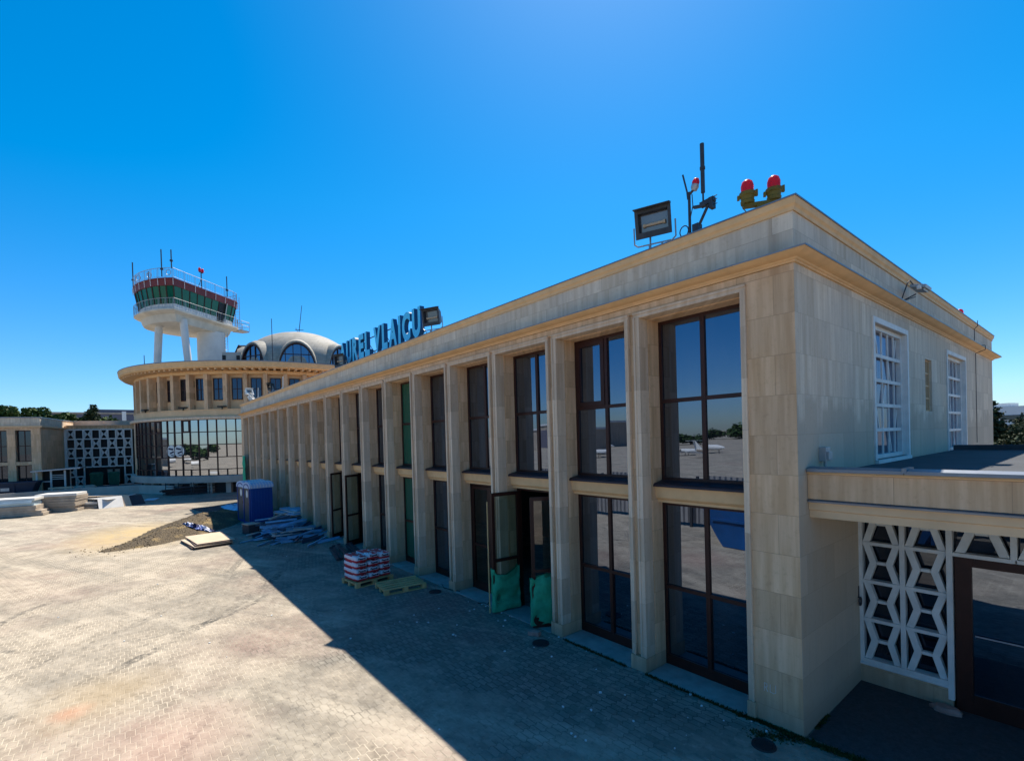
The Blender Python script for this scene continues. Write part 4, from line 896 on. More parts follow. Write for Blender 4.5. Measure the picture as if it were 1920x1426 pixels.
# ================================================================ YARD OBJECTS
# portable toilets
def toilet(loc, rz, label):
    t = thing('portable_toilet', label, 'portable toilet', loc, rz, 'portable toilets beside the wing')
    W_, L_, H = .98, 1.02, 1.98      # x depth, y width ; door on -y face
    m = MB(); m.box(0, W_, 0, L_, .06, 1.78); m.build('body', 'blue_plastic', t, bevel=.02)
    m = MB()
    for i in range(7): m.box(W_, W_+.012, .08+i*.135, .11+i*.135, .12, 1.72)
    m.box(-.02, W_+.02, -.02, L_+.02, 0, .07); m.build('base', 'blue_plastic', t)
    n = 16; prof = [(W_/2+(W_/2+.04)*math.cos(math.pi*i/n), 1.78+.30*(math.sin(math.pi*i/n)**.6)) for i in range(n+1)]
    m = MB(); m.rings([[(x, y, z) for x, z in prof] for y in (-.05, L_+.05)], True, True, True)
    m.build('roof', 'blue_pale', t, smooth=40)
    m = MB()
    for j in range(8):
        y = .02+j*.14
        for a_, b2 in zip(prof, prof[1:]): m.bar((a_[0], y, a_[1]+.005), (b2[0], y, b2[1]+.005), .03, .02, (0, 1, 0))
    m.build('roof_ribs', 'white', t)
    dp = [(W_/2+(W_/2-.10)*math.cos(math.pi*i/n), 1.66+.32*(math.sin(math.pi*i/n)**.7)) for i in range(n+1)]
    m = MB(); m.extr([(.10, -.03, .10), (W_-.10, -.03, .10)]+[(x, -.03, z) for x, z in dp], (0, .03, 0)); d = m.build('door', 'door_grey', t)
    m = MB(); q = [(.10, .10), (W_-.10, .10)]+dp
    for a_, b2 in zip(q, q[1:]+q[:1]): m.bar((a_[0], -.035, a_[1]), (b2[0], -.035, b2[1]), .05, .05, (0, 1, 0))
    m.build('door_trim', 'blue_plastic', t)
    m = MB(); nn = 18; c = (W_*.55, -.036, 1.50); m.add([(c[0]+.13*math.cos(2*math.pi*i/nn), c[1], c[2]+.19*math.sin(2*math.pi*i/nn)) for i in range(nn)], [tuple(range(nn))]); m.build('oval_sign', 'white', d)
    MB().box(W_-.26, W_-.14, -.06, -.03, .95, 1.08).build('latch', 'black', d)
    return t
p1 = toilet((-25.02, -1.88, 0), R(8), 'blue portable toilet with white ribbed roof, in front')
dup(p1, None, (-26.25, -1.95, 0), R(10), 'blue portable toilet mostly hidden behind the front one')
t = thing('storage_box', 'small dark grey box standing before the portable toilets', 'box', (-21.75, -2.55, 0), R(14))
MB().box(0, .62, 0, .46, 0, .42).build('body', 'box_dark', t, bevel=.01); MB().box(-.02, .64, -.02, .48, .42, .46).build('lid', 'panel_grey', t, bevel=.01)

# gravel heap
m = MB(); nx, ny = 70, 44; rnd = random.Random(3)
spine = [(-21.9, -7.0, .05), (-22.6, -5.9, .22), (-23.9, -4.9, .38), (-25.6, -4.0, .50), (-27.2, -3.3, .50), (-28.6, -2.3, .38), (-29.2, -1.4, .15)]
def hh(x, y):
    best = 0
    for (a_, b2) in zip(spine, spine[1:]):
        ax, ay = a_[0], a_[1]; ex, ey = b2[0]-ax, b2[1]-ay; u = max(0, min(1, ((x-ax)*ex+(y-ay)*ey)/(ex*ex+ey*ey)))
        h_ = a_[2]+(b2[2]-a_[2])*u; dd = math.hypot(x-ax-ex*u, y-ay-ey*u); wdt = .38+h_*2.9
        best = max(best, h_*max(0, 1-(dd/wdt)**1.15))
    return best
from mathutils import noise as mn
vs = []; 
for i in range(nx+1):
    for j in range(ny+1):
        x = -31+10.5*i/nx; y = -8.3+8.3*j/ny; h_ = hh(x, y); k_ = mn.fractal(Vector((x*1.7, y*1.7, 0)), .8, 2.2, 5)
        vs.append((x, y, max(-.03, h_+min(h_, .25)*.32*k_-.012)))
m.add(vs, [(i*(ny+1)+j, (i+1)*(ny+1)+j, (i+1)*(ny+1)+j+1, i*(ny+1)+j+1) for i in range(nx) for j in range(ny) if max(vs[q][2] for q in (i*(ny+1)+j, (i+1)*(ny+1)+j, (i+1)*(ny+1)+j+1, i*(ny+1)+j+1)) > -.02])
tag(m.build('gravel_heap', 'gravel', smooth=80), 'long low heap of brown gravel and sand on the sunlit paving', 'heap')
m = MB(); rnd = random.Random(8)
for i in range(420):
    a_ = rnd.choice(spine); x, y = a_[0]+rnd.gauss(0, .6), a_[1]+rnd.gauss(0, .6); q = rnd.uniform(.010, .032); z = max(0, hh(x, y))
    m.rings([[(x+q*f_*math.cos(1.256*j)*rnd.uniform(.7, 1.2), y+q*f_*math.sin(1.256*j)*rnd.uniform(.7, 1.2), z+q*h_) for j in range(5)] for f_, h_ in ((.9, -.1), (1, .4), (.5, .8))], True, True, True)
tag(m.build('pebbles', 'gravel'), 'loose pebbles scattered round the foot of the gravel heap', 'pebbles', None, 'stuff')
# crumpled cloth on heap
m = MB(); nx = 26; vs = []
for i in range(nx+1):
    for j in range(nx+1):
        u, v = i/nx-.5, j/nx-.5; x = -23.75+u*.85+.25*v; y = -3.95+v*.75+.55*u; e = max(0, 1-(2.1*max(abs(u), abs(v)))**6)
        vs.append((x+.06*mn.noise(Vector((u*9, v*9, 2))), y+.06*mn.noise(Vector((u*9, v*9, 5))), hh(x, y)+.03+e*(.05+.16*abs(mn.noise(Vector((u*5.5, v*5.5, 9))))+.06*mn.noise(Vector((u*17, v*17, 1))))))
m.add(vs, [(i*(nx+1)+j, (i+1)*(nx+1)+j, (i+1)*(nx+1)+j+1, i*(nx+1)+j+1) for i in range(nx) for j in range(nx)])
def cloth_mat():
    k = NT('navy and white cloth'); p = k.pos(); f = k.noise(p, 2.6, 2); c = k.mix(k.math('GREATER_THAN', f, .53), (.012, .014, .07), (.62, .64, .75)); c = k.mix(k.math('GREATER_THAN', k.noise(k.mapv(p, (1, 1, 1), (4, 4, 4)), 3.2, 2), .6), c, (.22, .27, .55)); return k.base(c, .8)
MAT['cloth'] = cloth_mat()
tag(m.build('crumpled_cloth', 'cloth', smooth=70), 'crumpled navy and white cloth lying on the gravel heap', 'cloth')

def board(c, size, rz, label, face='board_face', name='board', group=None, cat='board', rx=0, ry=0):
    t = MB().obox((0, 0, 0), size).build(name, face, bevel=.004); t.location = c; t.rotation_euler = (R(rx), R(ry), R(rz)); return tag(t, label, cat, group)
for i, (c, s_, rz, f_, lb) in enumerate((((-20.7, -4.05, .04), (2.35, 1.35, .05), 4, 'board_edge', 'dark board at the bottom of the pile beside the gravel heap'), ((-20.55, -4.05, .095), (2.25, 1.3, .035), 7, 'board_face', 'middle pale board of the pile beside the gravel heap'), ((-20.6, -3.95, .14), (2.3, 1.25, .025), 2, 'board_edge', 'thin dark sheet under the top board by the gravel'), ((-20.72, -3.92, .175), (2.35, 1.28, .03), 5, 'board_face', 'cream board on top of the pile beside the gravel heap'))): board(c, s_, rz, lb, f_, group='boards piled beside the gravel heap')
for i, (c, s_, rz, lb) in enumerate((((-30.2, -2.65, .02), (2.3, 1.1, .03), 2, 'grey board lying flat in shade, nearer the gravel heap'), ((-32.8, -2.35, .02), (2.9, 1.5, .03), 8, 'darker grey board lying flat in shade, farther from the gravel'))): board(c, s_, rz, lb, 'panel_grey' if i == 0 else 'box_dark', group='grey boards lying flat in the wing shadow')
# blue tarpaulin folds behind toilets
m = MB(); nx = 24; vs = []
for i in range(nx+1):
    for j in range(nx+1):
        u, v = i/nx-.5, j/nx-.5; x = -31.6+u*4.6; y = -1.25+v*1.1+.12*u; h_ = .55*max(0, 1-(2*v)**2)*(.35+.65*(u+.5))*max(0, 1-(2*u)**8)
        vs.append((x, y, .01+h_*(.7+.5*mn.noise(Vector((u*7, v*6, 3))))))
m.add(vs, [(i*(nx+1)+j, (i+1)*(nx+1)+j, (i+1)*(nx+1)+j+1, i*(nx+1)+j+1) for i in range(nx) for j in range(nx)])
tag(m.build('blue_sheeting', 'blue_metal', smooth=60), 'pale blue plastic sheeting heaped behind the portable toilets', 'sheeting')

# metal profile heap near the toilets
rnd = random.Random(11)
G_ = 'loose metal profiles heaped by the wing wall'
protos = []
def profile(L_, wd, ht, mt):
    m = MB(); q = .006; m.box(-L_/2, L_/2, -wd/2, wd/2, 0, q); m.box(-L_/2, L_/2, -wd/2, -wd/2+q, q, ht); m.box(-L_/2, L_/2, wd/2-q, wd/2, q, ht)
    return m.build('metal_profile', mt)
for mt, nm in (('blue_metal', 'pale blue metal profile lying in the loose heap by the wing wall'), ('blue_metal2', 'dark blue grey metal profile lying in the loose heap by the wing wall'), ('panel_white', 'whitish metal profile lying in the loose heap by the wing wall')):
    protos.append(tag(profile(1.9, .10, .05, mt), nm, 'metal profile', G_))
used = set()
for i in range(120):
    o = protos[rnd.choice((0, 0, 0, 1, 1, 2))]
    c = o if o.name not in used else dup(o); used.add(o.name)
    u = rnd.random(); pile = rnd.random() < .62
    if pile: x, y = -19.6+rnd.gauss(0, 1.0), -1.05+rnd.gauss(0, .48); L0 = .5*math.exp(-((x+19.8)/1.3)**2-((y+.9)/.6)**2)
    else: x, y = -21.8+rnd.gauss(0, .7), -1.2+rnd.gauss(0, .42); L0 = .65*math.exp(-((x+21.6)/1.2)**2-((y+1.0)/.6)**2)
    c.location = (x, y, .03+rnd.random()*L0); c.rotation_euler = (rnd.choice((0, 0, math.pi/2, rnd.random()*3)), R(rnd.uniform(-9, 9)), R(rnd.gauss(122 if pile else 108, 16))); c.scale = (rnd.uniform(.4, 1.15), rnd.uniform(.7, 1.7), 1)
# rack with panels behind the heap
t = thing('board_stack', 'pale blue boards stacked on blocks behind the metal profile heap', 'stack', (-23.4, .0, 0), R(10))
m = MB()

for x in (-.9, .7): MB().box(x, x+.2, -.5, .5, 0, .42).build('support', 'old_wood', t)
for i in range(4): MB().obox((rnd.uniform(-.15, .15), rnd.uniform(-.08, .08), .46+i*.07), (2.4-.2*i, 1.0-.1*i, .05), Matrix.Rotation(R(rnd.uniform(-6, 6)), 3, 'Z')).build('board', 'blue_metal' if i % 2 else 'panel_white', t)
# dark bars near the bag pallet
o = None
for i in range(7):
    if o is None:
        m = MB(); m.box(-.95, .95, -.05, .05, 0, .09); m.box(-.95, -.88, -.06, .06, .09, .13); o = tag(m.build('dark_bar', 'dark_steel', bevel=.006), 'dark steel bar in the small bundle behind the bag pallet', 'bar', 'dark bars behind the bag pallet'); c = o
    else: c = dup(o)
    c.location = (-14.6+.09*i+rnd.uniform(-.1, .1), -.95+.13*i, .01+(.10 if i in (2, 4, 5) else 0)); c.rotation_euler = (0, R(rnd.uniform(-2, 2)), R(-8+rnd.uniform(-5, 5)))

# pallets
def pallet(loc, rz, label):
    t = thing('wooden_pallet', label, 'pallet', loc, rz)
    L_, W_ = 1.12, .86       # y length, x width ; top slats run along y
    for i in range(5):
        x = i*(W_-.105)/4; MB().box(x, x+.105, 0, L_, .118, .14).build('slat', 'wood', t, bevel=.004)
    for y in (0, L_/2-.06, L_-.12): MB().box(0, W_, y, y+.12, .096, .118).build('cross_board', 'wood', t)
    for x in (0, W_/2-.06, W_-.12):
        for y in (0, L_/2-.06, L_-.12): MB().box(x, x+.12, y, y+.12, .02, .096).build('block', 'wood', t, bevel=.004)
        MB().box(x, x+.12, 0, L_, 0, .02).build('skid', 'wood', t)
    return t
pallet((-9.95, -1.42, .002), R(-7), 'empty wooden pallet lying on the paving before the wing')
pallet((-11.05, -1.92, .002), R(6), 'wooden pallet under the stack of red and white bags')
def bag_mesh():
    m = MB(); N_ = 10; Lx, Ly, Lz = .78, .345, .185; f_ = []
    def sp(u, v):   # superellipsoid
        cu, su, cv, sv = math.cos(u), math.sin(u), math.cos(v), math.sin(v); q = .42
        pw = lambda a_, e: math.copysign(abs(a_)**e, a_)
        return (Lx/2*pw(cu, q)*pw(cv, .26), Ly/2*pw(cu, q)*pw(sv, .26), Lz/2*pw(su, .5))
    rr = [[sp(-math.pi/2+math.pi*i/N_, 2*math.pi*j/24) for j in range(24)] for i in range(1, N_)]
    m.rings(rr, True, True, True); return m
b0 = bag_mesh().build('cement_bag', 'bag', smooth=60)
tag(b0, 'red and white printed bag in the neat stack on the pallet', 'bag', 'red and white bags stacked on the pallet')
txt = []
zrot = R(6); ox, oy = -11.05, -1.92
def txtmesh():
    cu = bpy.data.curves.new('lettering', 'FONT'); cu.body = 'Baumit'; cu.size = .075; cu.extrude = .002; cu.offset = .003; cu.align_x = 'CENTER'; cu.align_y = 'CENTER'
    tmp = bpy.data.objects.new('tmp', cu); COL.objects.link(tmp); bpy.context.view_layer.update()
    me = bpy.data.meshes.new_from_object(tmp.evaluated_get(bpy.context.evaluated_depsgraph_get())); bpy.data.objects.remove(tmp); bpy.data.curves.remove(cu)
    me.materials.clear(); me.materials.append(MAT['ink']); return me
tm = txtmesh(); first = True
for lay in range(4):
    for j in range(3):
        c = b0 if first else b0.copy()
        if not first: COL.objects.link(c)
        first = False
        lx, ly = .43+rnd.uniform(-.015, .015), .20+.355*j+rnd.uniform(-.008, .008)
        z = .142+.092+.168*lay+(.03*math.sin(j*2) if lay == 3 else 0)
        c.location = (ox+lx*math.cos(zrot)-ly*math.sin(zrot), oy+lx*math.sin(zrot)+ly*math.cos(zrot), z); c.rotation_euler = (0, 0, zrot+R(rnd.uniform(-1.5, 1.5)))
        x_ = bpy.data.objects.new('lettering', tm); COL.objects.link(x_); x_.parent = c; x_.location = (.388, 0, .025); x_.rotation_euler = (R(90), 0, R(90))

# stacks by the low wall
GS = 'grey panels in the long stack by the low wall'
for i in range(7):
    board((-39.6+rnd.uniform(-.1, .1), -12.9+rnd.uniform(-.15, .15), .10+.155*i), (1.35, 5.0-.1*i, .15), -12+rnd.uniform(-2.0, 2.0), ('pale blue panel on top of the long stack by the low wall' if i >= 5 else 'dusty grey panel in the long stack by the low wall'), 'panel_blue' if i in (4, 5) else ('panel_white' if i == 6 else 'panel_grey'), 'wall_panel', GS if i < 5 else 'pale blue panels topping the long stack', 'panel')
for i in range(7):
    board((-40.5+rnd.uniform(-.06, .06), -9.75+rnd.uniform(-.06, .06), .09+.165*i), (1.5, 2.1, .155), -20+rnd.uniform(-3, 3), 'dusty grey slab in the square stack before the low wall' if i < 6 else 'light topped slab lying uppermost on the square stack', 'panel_grey' if i < 6 else 'panel_white', 'wall_slab', 'grey slabs in the square stack', 'slab')
for i in range(3):
    board((-41.1+rnd.uniform(-.1, .1), -8.75, .08+.13*i), (1.3, 2.0, .12), -18+rnd.uniform(-3, 3), 'grey slab in the low stack between square stack and loose sheets', 'panel_grey' if i < 2 else 'panel_white', 'wall_slab', 'grey slabs in the low stack', 'slab')
for i in range(9):
    board((-41.5+rnd.uniform(-.3, .3), -7.7+rnd.uniform(-.4, .4), .08+.075*i), (1.2+rnd.random()*.5, 2.3+rnd.random()*.8, .04), -20+rnd.uniform(-28, 28), 'thin pale sheet tossed on the untidy stack by the low wall', rnd.choice(('panel_white', 'panel_white', 'board_face', 'old_wood', 'panel_grey')), 'loose_sheet', 'thin sheets tossed in the untidy stack', 'sheet', rx=rnd.uniform(-5, 5), ry=rnd.uniform(-4, 4))
board((-39.9, -7.3, .34), (.05, 1.3, .95), 8, 'white sheet leaning on the end of the untidy stack', 'panel_white', 'leaning_sheet', None, 'sheet', ry=-42)
board((-40.2, -6.5, .33), (.05, .5, 1.0), 14, 'narrow yellowish sheet leaning beside the white one', 'board_face', 'leaning_sheet', None, 'sheet', ry=-46)
board((-40.6, -5.9, .30), (.05, .8, 1.0), 16, 'dark greenish sheet leaning at the end of the stacks', 'box_dark', 'leaning_sheet', None, 'sheet', ry=-50)
board((-43.0, -5.0, .05), (1.5, .75, .05), -12, 'pale blue sheet lying flat in shade near the rotunda', 'panel_blue', 'flat_sheet', None, 'sheet')
for i in range(7):
    board((-45.6+rnd.uniform(-.2, .2), -1.6+rnd.uniform(-.7, .7), .05+.09*i), (.22, 4.2, .08), 6+rnd.uniform(-7, 7), 'long dark timber in the pile under the rotunda', 'box_dark', 'timber', 'dark timbers piled under the rotunda', 'timber')
# green netting on the doors and on the far corner
def net_wrap(name, p, q, z0, ztop, lab, seed, sag=.1, off=.05):
    p, q = Vector((*p, 0)), Vector((*q, 0)); d = (q-p); L_ = d.length; d.normalize(); nrm = Vector((-d.y, d.x, 0)); m = MB(); nu, nv = 28, 22; rnd = random.Random(seed)
    rr = []
    for j in range(nv+1):
        v = j/nv; row = []
        for i in range(nu):
            a_ = 2*math.pi*i/nu; cu = math.copysign(abs(math.cos(a_))**.35, math.cos(a_)); su = math.copysign(abs(math.sin(a_))**.6, math.sin(a_))
            s_ = .5+.5*cu; x = s_*L_; tp = ztop-sag*math.sin(math.pi*s_)*(1.0 if v > .5 else v*2)+.05*math.sin(6*s_+seed)+.09*mn.noise(Vector((a_*2.2, seed, 1)))
            z = z0+(tp-z0)*v; wv = .10*mn.noise(Vector((x*5+seed, z*4, su*2)))+.03*mn.noise(Vector((x*16+seed, z*11, su)))+.014*math.sin(x*26+z*9)
            row.append(p+d*(x+.03*cu*(1+.8*mn.noise(Vector((z*4, seed, 0)))))+nrm*(su*(off+wv)*(1-.25*abs(v-.4)))+Vector((0, 0, z)))
        rr.append(row)
    m.rings(rr, True)
    return tag(m.build(name, 'net', smooth=70), lab, 'netting', 'green nets wrapped round the open door leaves')
import mathutils
def leafend(o, L_): return (o.location.x+math.cos(o.rotation_euler.z)*L_, o.location.y+math.sin(o.rotation_euler.z)*L_)
net_wrap('green_netting', (l3.location.x, l3.location.y-.08), leafend(l3, wd+.01), .04, .98, 'sagging green net wrapped round the wider open door leaf', 1, .16, .055)
net_wrap('green_netting', (r3.location.x-.05, r3.location.y-.08), leafend(r3, wd+.01), .06, 1.08, 'narrow upright green net round the right open door leaf', 5, .02, .05)
m = MB(); nx = 16; m.add([(-35.4+.85*i/nx, -.10+.05*mn.noise(Vector((i*.8, j*.5, 0))), .3+2.9*j/nx) for i in range(nx+1) for j in range(nx+1)], [(i*(nx+1)+j, (i+1)*(nx+1)+j, (i+1)*(nx+1)+j+1, i*(nx+1)+j+1) for i in range(nx) for j in range(nx)])
nn_ = m.build('green_netting', 'net', smooth=70); md = nn_.modifiers.new('thickness', 'SOLIDIFY'); md.thickness = .02
tag(nn_, 'green netting panel hung at the far end of the wing', 'netting')
# wooden prop, brick, manholes, litter, moss
m = MB(); m.tube((-6.26, -.31, .02), (-6.27, -.30, 2.5), .014, 8); tag(m.build('wooden_prop', 'wood'), 'thin pale wooden prop standing against the open door leaf', 'pole')
tag(MB().obox((-4.72, -.36, .05), (.24, .12, .09), Matrix.Rotation(R(25), 3, 'Z')).build('loose_brick', 'brick', bevel=.01), 'dusty reddish brick lying by the netted door leaf', 'brick')
m = MB(); n = 14; m.rings([[(1.02+.16*f_*math.cos(2*math.pi*i/n)*(1+.15*math.sin(3*i)), 2.08+.10*f_*math.sin(2*math.pi*i/n), z) for i in range(n)] for f_, z in ((1, .004), (1.02, .04), (.75, .075))], True, True, True)
tag(m.build('flat_stone', 'brick', smooth=40), 'flat reddish stone on the asphalt beside the entrance door', 'stone')
for (x, y, r_, lb) in ((-4.35, -.52, .15, 'small round drain cover in the paving by the loose brick'), (-.27, -.49, .13, 'round drain cover near the building corner'), (-8.5, -.42, .15, 'round drain cover between the pallet and the door')):
    m = MB(); m.lathe([(.001, .016), (r_*.8, .016), (r_*.84, .010), (r_*.9, .022), (r_*1.05, .022), (r_*1.1, .0)], (x, y), 28)
    for i in range(-3, 4): m.box(x-r_*.6, x+r_*.6, y+i*r_*.2-.008, y+i*r_*.2+.008, .016, .021)
    tag(m.build('drain_cover', 'iron', smooth=40), lb, 'drain cover', 'round drain covers in the paving')
m = MB(); rnd = random.Random(5)
for i in range(70):
    if i < 45: x, y = rnd.uniform(-7.5, 1.0), -rnd.random()**1.4*2.2-.05
    else: x, y = rnd.uniform(-16, -1), rnd.uniform(-8, -.5)
    s_ = rnd.uniform(.006, .028); n = 5; a0 = rnd.random()*6
    pts = [(x+s_*math.cos(a0+2*math.pi*k_/n)*rnd.uniform(.5, 1.2), y+s_*math.sin(a0+2*math.pi*k_/n)*rnd.uniform(.5, 1.2)) for k_ in range(n)]
    m.prism(pts, .001, .008+s_*.3)
o = m.build('litter', 'stain_white'); tag(o, 'scattered pale chips and scraps on the paving', 'litter', None, 'stuff')
m = MB()
def tufts(x0, y0, x1, y1, n, wd):
    for i in range(n):
        u = rnd.random(); x = x0+(x1-x0)*u+rnd.gauss(0, wd); y = y0+(y1-y0)*u+rnd.gauss(0, wd); h_ = rnd.uniform(.01, .045); a_ = rnd.random()*6.3; q = rnd.uniform(.006, .02)
        m.add([(x-q*math.cos(a_), y-q*math.sin(a_), .002), (x+q*math.cos(a_), y+q*math.sin(a_), .002), (x+rnd.uniform(-.03, .03), y+rnd.uniform(-.03, .03), h_)], [(0, 1, 2)])
tufts(-2.3, -.075, -.75, -.06, 900, .012); tufts(-.62, -.03, 0, -.01, 700, .016); tufts(.0, -.02, .75, .06, 900, .03); tufts(-4.2, -.08, -2.7, -.08, 500, .014); tufts(-.8, -.06, -.6, -.04, 300, .025); tufts(.02, .35, .02, .8, 200, .015)
tufts(-.45, -.35, -.05, -.05, 350, .06)
o = m.build('weeds', 'moss'); tag(o, 'thin moss and weeds in the joint along the wall foot', 'weeds', None, 'stuff')
m = MB(); m.path([(-8.9, .02, .02), (-8.6, -.1, .02), (-8.35, -.06, .02), (-8.05, .05, .02)], .010, 6); m.path([(-7.0, -.12, .02), (-6.9, .0, .02), (-6.75, -.02, .02), (-6.85, .08, .02)], .010, 6)
tag(m.build('loose_cable', 'black'), 'dark cable scraps lying on the thresholds by the doors', 'cable')

# ================================================================ TREES AND FAR BUILDINGS
def leaves_mesh(name, pts, mat, size, parent, seed, droop=0):
    rnd = random.Random(seed); vs = []; fs = []
    for p in pts:
        s_ = size*rnd.uniform(.6, 1.4); a_ = Vector((rnd.gauss(0, 1), rnd.gauss(0, 1), rnd.gauss(0, .6)-droop)).normalized(); b2 = a_.cross(Vector((rnd.gauss(0, 1), rnd.gauss(0, 1), rnd.gauss(0, 1)))).normalized()
        o = len(vs); vs += [p-a_*s_, p+b2*s_*.55, p+a_*s_, p-b2*s_*.55]; fs.append((o, o+1, o+2, o+3))
    me = bpy.data.meshes.new(name); me.from_pydata(vs, [], fs); me.materials.append(MAT[mat]); o = bpy.data.objects.new(name, me); COL.objects.link(o); o.parent = parent; return o
def broad_tree(loc, h_, r_, seed, label, n=5200, size=.42):
    rnd = random.Random(seed); t = thing('broadleaf_tree', label, 'tree', loc, 0, 'trees beyond the left wing'); m = MB()
    m.tube((0, 0, 0), (0, 0, h_*.55), .30, 10, .14); cl = []
    for i in range(26):
        a_ = rnd.random()*6.283; z = h_*(.34+.62*rnd.random()); k_ = math.sin(math.pi*min(1, max(.08, (z/h_-.22)/.80)))**.7; rr = r_*k_*rnd.uniform(.35, .95)
        c = Vector((rr*math.cos(a_), rr*math.sin(a_), z)); cl.append((c, rnd.uniform(.22, .40)*r_))
        m.tube((0, 0, h_*.3+.2*z*rnd.random()), c, .08, 5, .03)
    m.build('trunk', 'bark', t); pts = []
    for i in range(n):
        c, q = rnd.choice(cl); v = Vector((rnd.gauss(0, 1), rnd.gauss(0, 1), rnd.gauss(0, .8))).normalized()*q*(rnd.random()**.35); pts.append(c+v)
    leaves_mesh('crown', pts, 'leaf', size, t, seed)
def conifer(loc, h_, r_, seed, label, group, n=5200, size=.30):
    rnd = random.Random(seed); t = thing('conifer', label, 'tree', loc, 0, group); m = MB(); m.tube((0, 0, 0), (0, 0, h_*.97), .22, 8, .03); pts = []
    br = []
    z = h_*.06
    while z < h_*.97:
        k_ = (1-z/h_)**.8; nb = 7 if k_ > .3 else 5
        for i in range(nb):
            a_ = rnd.random()*6.283; L_ = r_*k_*rnd.uniform(.65, 1.15)+.15; tipz = z+L_*rnd.uniform(-.10, .22); e = Vector((L_*math.cos(a_), L_*math.sin(a_), tipz)); s0 = Vector((0, 0, z)); br.append((s0, e)); m.tube(s0, e, .035, 4, .01)
        z += h_*.036
    m.build('trunk', 'bark', t); wts = [(e-s0).length for s0, e in br]
    for (s0, e) in rnd.choices(br, wts, k=n):
        u = rnd.random()**.6; p = s0.lerp(e, u); q = .10+.16*(e-s0).length*(1-u*.6); pts.append(p+Vector((rnd.gauss(0, q), rnd.gauss(0, q), rnd.gauss(-.02, q*.5))))
    leaves_mesh('crown', pts, 'needle', size, t, seed, .3)

for i, (x, y, h_, r_, lb) in enumerate(((-141, -26.0, 13.2, 4.0, 'dark broad tree at the far left edge beyond the wing roof'), (-146, -22.9, 11.6, 3.4, 'low round tree crown just right of the leftmost tree'), (-142, -20.6, 13.1, 3.6, 'tallest broad crown in the left tree group'), (-147, -23.6, 12.0, 3.6, 'tree crown behind the left tree group, partly hidden'), (-143, -16.3, 11.9, 3.6, 'light green rounded crown left of the pointed conifer'), (-146, -14.2, 11.4, 3.2, 'smaller green crown against the grey purple building'))):
    broad_tree((x, y, 0), h_, r_, 20+i, lb)
conifer((-134.8, -11.2, 0), 13.9, 4.2, 41, 'pointed dark conifer against the grey purple building', 'trees beyond the left wing', 4200, .42)
conifer((-137.8, -12.4, 0), 11.8, 3.4, 42, 'lower conifer touching the left side of the pointed one', 'trees beyond the left wing', 3000, .42)
broad_tree((-112, -7.6, 0), 9.4, 3.0, 43, 'small dark bush like crown close to the rotunda wall', 2600, .36)
conifer((-4.9, 58.5, 0), 6.3, 2.1, 51, 'slim dark conifer close against the end wall of the wing', 'conifers behind the annex roof', 6500, .15)
conifer((-2.6, 55.5, 0), 4.4, 2.2, 52, 'short conifer between the slim one and the large one', 'conifers behind the annex roof', 5500, .15)
conifer((.5, 49.0, 0), 8.2, 3.7, 53, 'large spreading conifer at the right edge of the photo', 'conifers behind the annex roof', 11000, .15)
conifer((-3.6, 68.0, 0), 4.6, 2.8, 54, 'yellow green lit conifer behind the others', 'conifers behind the annex roof', 5000, .18)
t = thing('far_hall', 'large grey purple hall roof rising behind the left trees', 'building', (-181, -12, 0), R(3))
MB().box(-20, 0, -13, 24, 0, 14.6).build('body', 'purple_roof', t); MB().box(-18, -1, -2.0, 22, 14.6, 15.6).build('roof', 'purple_roof', t)
for y in (5.6, -12.5): MB().box(-.2, .35, y, y+1.0, 8, 15.0).build('white_post', 'white', t)
MB().box(.0, .2, -13, 24, 14.2, 14.65).build('roof_edge', 'panel_grey', t)
t = thing('far_office', 'white office block with dark ribbon windows behind the conifers', 'building', (-15.5, 178.5, 0), R(-12))
MB().box(-8, 12, 0, 14, 0, 8.6).build('body', 'far_white', t); MB().box(-4.5, 0, 3, 8, 8.6, 9.6).build('roof_box', 'far_white', t)
for z in (2.4, 5.0): 
    f_ = MB().box(-1.2, 11.5, -.10, -.02, z, z+1.25).build('window', 'brown_frame', t); MB().box(-1.1, 11.4, -.13, -.11, z+.08, z+1.17).build('pane', 'glass_plain', f_)

# ================================================================ ACROSS THE APRON (mirrored in the window glass)
t = thing('blue_container', 'blue steel skip with a sloping end, mirrored in the lower corner window', 'skip', (-1.4, -8.05, 0))
m = MB(); m.extr([(0, 0, .02), (-4.15, 0, .02), (-5.2, 0, 1.7), (-5.2, 0, 1.85), (.9, 0, 1.85), (.9, 0, 1.7)], (0, -1.9, 0)); m.build('body', 'blue_skip', t)
m = MB(); m.box(-5.25, .95, .0, .07, 1.78, 1.92)
for x in (-2.9, -2.1, -1.3, -.5, .3): m.box(x, x+.1, .0, .06, .06, 1.78)
m.box(-4.5, .5, .0, .05, .85, .93); m.build('rib', 'blue_skip', t)
t = thing('sheet_fence', 'grey corrugated sheet fence on posts across the apron, mirrored in the windows', 'fence', (0, -11.3, 0))
m = MB(); pts = []
for i in range(560): x = -25+i*.06; pts.append((x, .03*(1 if i % 4 < 2 else -1)))
m.rings([[(x, y, z) for x, y in pts] for z in (.15, 2.0)], False); m.build('sheet', 'fence_grey', t)
for i in range(13): MB().box(-24.9+i*2.7, -24.8+i*2.7, .04, .14, 0, 2.1).build('post', 'dark_steel', t)
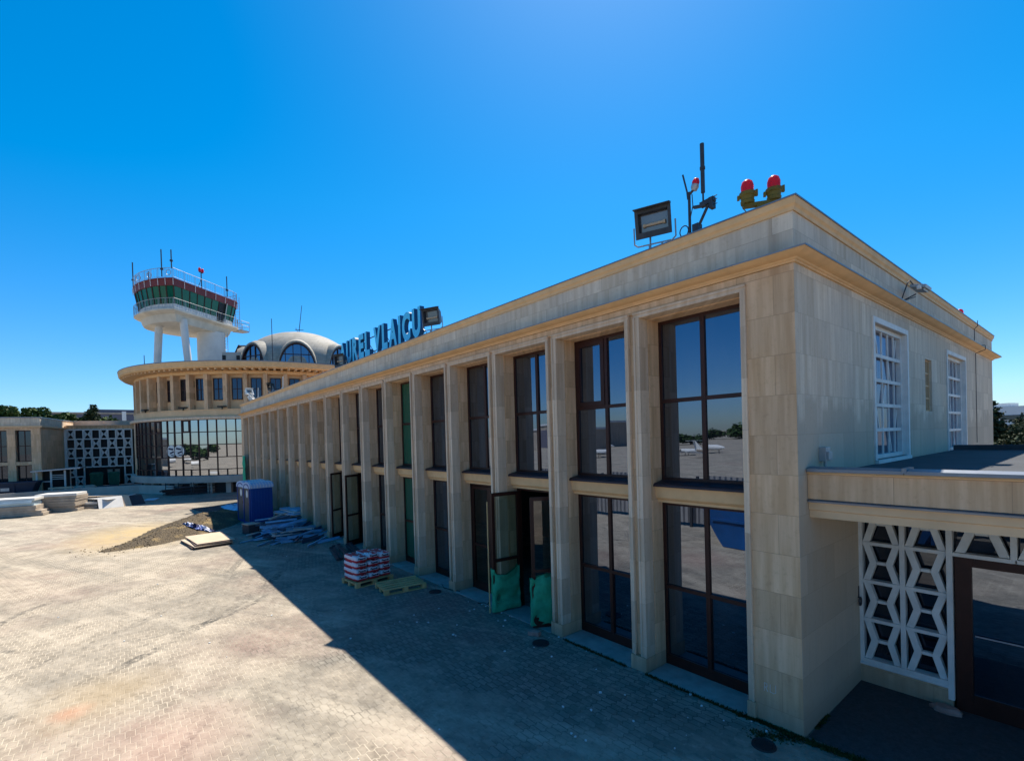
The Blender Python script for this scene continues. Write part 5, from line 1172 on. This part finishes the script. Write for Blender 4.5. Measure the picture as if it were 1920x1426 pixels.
def jet(loc, rz, label, s_=1.0):
    t = thing('small_jet', label, 'aircraft', loc, rz, 'small white jets parked across the apron'); t.scale = (s_, s_, s_)
    m = MB(); m.rings([[(x, .75*r_*math.cos(2*math.pi*i/16), 1.5+.75*r_*math.sin(2*math.pi*i/16)+dz) for i in range(16)] for x, r_, dz in ((-7, .05, -.1), (-6.3, .5, -.05), (-4.5, .95, 0), (0, 1, 0), (3.5, .95, .05), (6, .55, .3), (7.4, .1, .5))], True, True, True); m.build('fuselage', 'white', t, smooth=50)
    m = MB(); m.extr([(-1.2, 0, 1.2), (1.4, 0, 1.2), (2.6, 7, 1.45), (1.7, 7, 1.45)], (0, 0, .14)); m.extr([(-1.2, 0, 1.2), (1.4, 0, 1.2), (2.6, -7, 1.45), (1.7, -7, 1.45)], (0, 0, .14)); m.build('wing', 'white', t)
    m = MB(); m.extr([(4.4, -.06, 2.1), (7.0, -.06, 2.1), (8.3, -.06, 4.6), (7.2, -.06, 4.6)], (0, .12, 0)); m.extr([(7.0, -2.4, 4.45), (8.2, -2.4, 4.45), (8.3, 2.4, 4.45), (7.1, 2.4, 4.45)], (0, 0, .1)); m.build('tail', 'white', t)
    for y in (-1.2, 1.2): MB().tube((2.6, y, 1.85), (5.0, y, 1.9), .42, 14, .32).build('engine', 'panel_grey', t)
    for (x, y) in ((-5, 0), (1, -1.3), (1, 1.3)): MB().tube((x, y, 0), (x, y, 1.2), .09, 8).build('gear_leg', 'dark_steel', t)
jet((-38, -66, 0), R(200), 'small white jet with a tall tail parked nearer the apron edge', .62); jet((-46, -72, 0), R(170), 'small white jet parked just beyond the other', .55); jet((-66, -70, 0), R(150), 'small white jet parked apart from the pair', .7)
rnd = random.Random(77); tree0 = None
for i in range(30):
    x = -170+i*7.5+rnd.uniform(-2, 2); y = -160+rnd.uniform(-7, 7)
    if tree0 is None:
        broad_tree((x, y, 0), 6.5, 6.5, 90+i, 'round green tree in the far row across the apron', 1800, .75); tree0 = [o for o in bpy.data.objects if o.name.startswith('broadleaf_tree')][-1]; tree0['group'] = 'tree row across the apron'; tree0.scale = (1, 1, .6)
    else: c = dup(tree0, None, (x, y, 0), rnd.random()*6); c.scale = (1, 1, rnd.uniform(.45, .7))
t = thing('hangar', 'pale flat roofed hangar far across the apron', 'building', (-95, -95, 0), R(10))
MB().box(-14, 14, -8, 8, 0, 6.2).build('wall', 'panel_grey', t); MB().box(-14.3, 14.3, -8.3, 8.3, 6.2, 6.7).build('roof', 'far_white', t)
for x in (-10, -3, 4): MB().box(x, x+5.5, 8, 8.1, 0, 5).build('door', 'purple_roof', t)
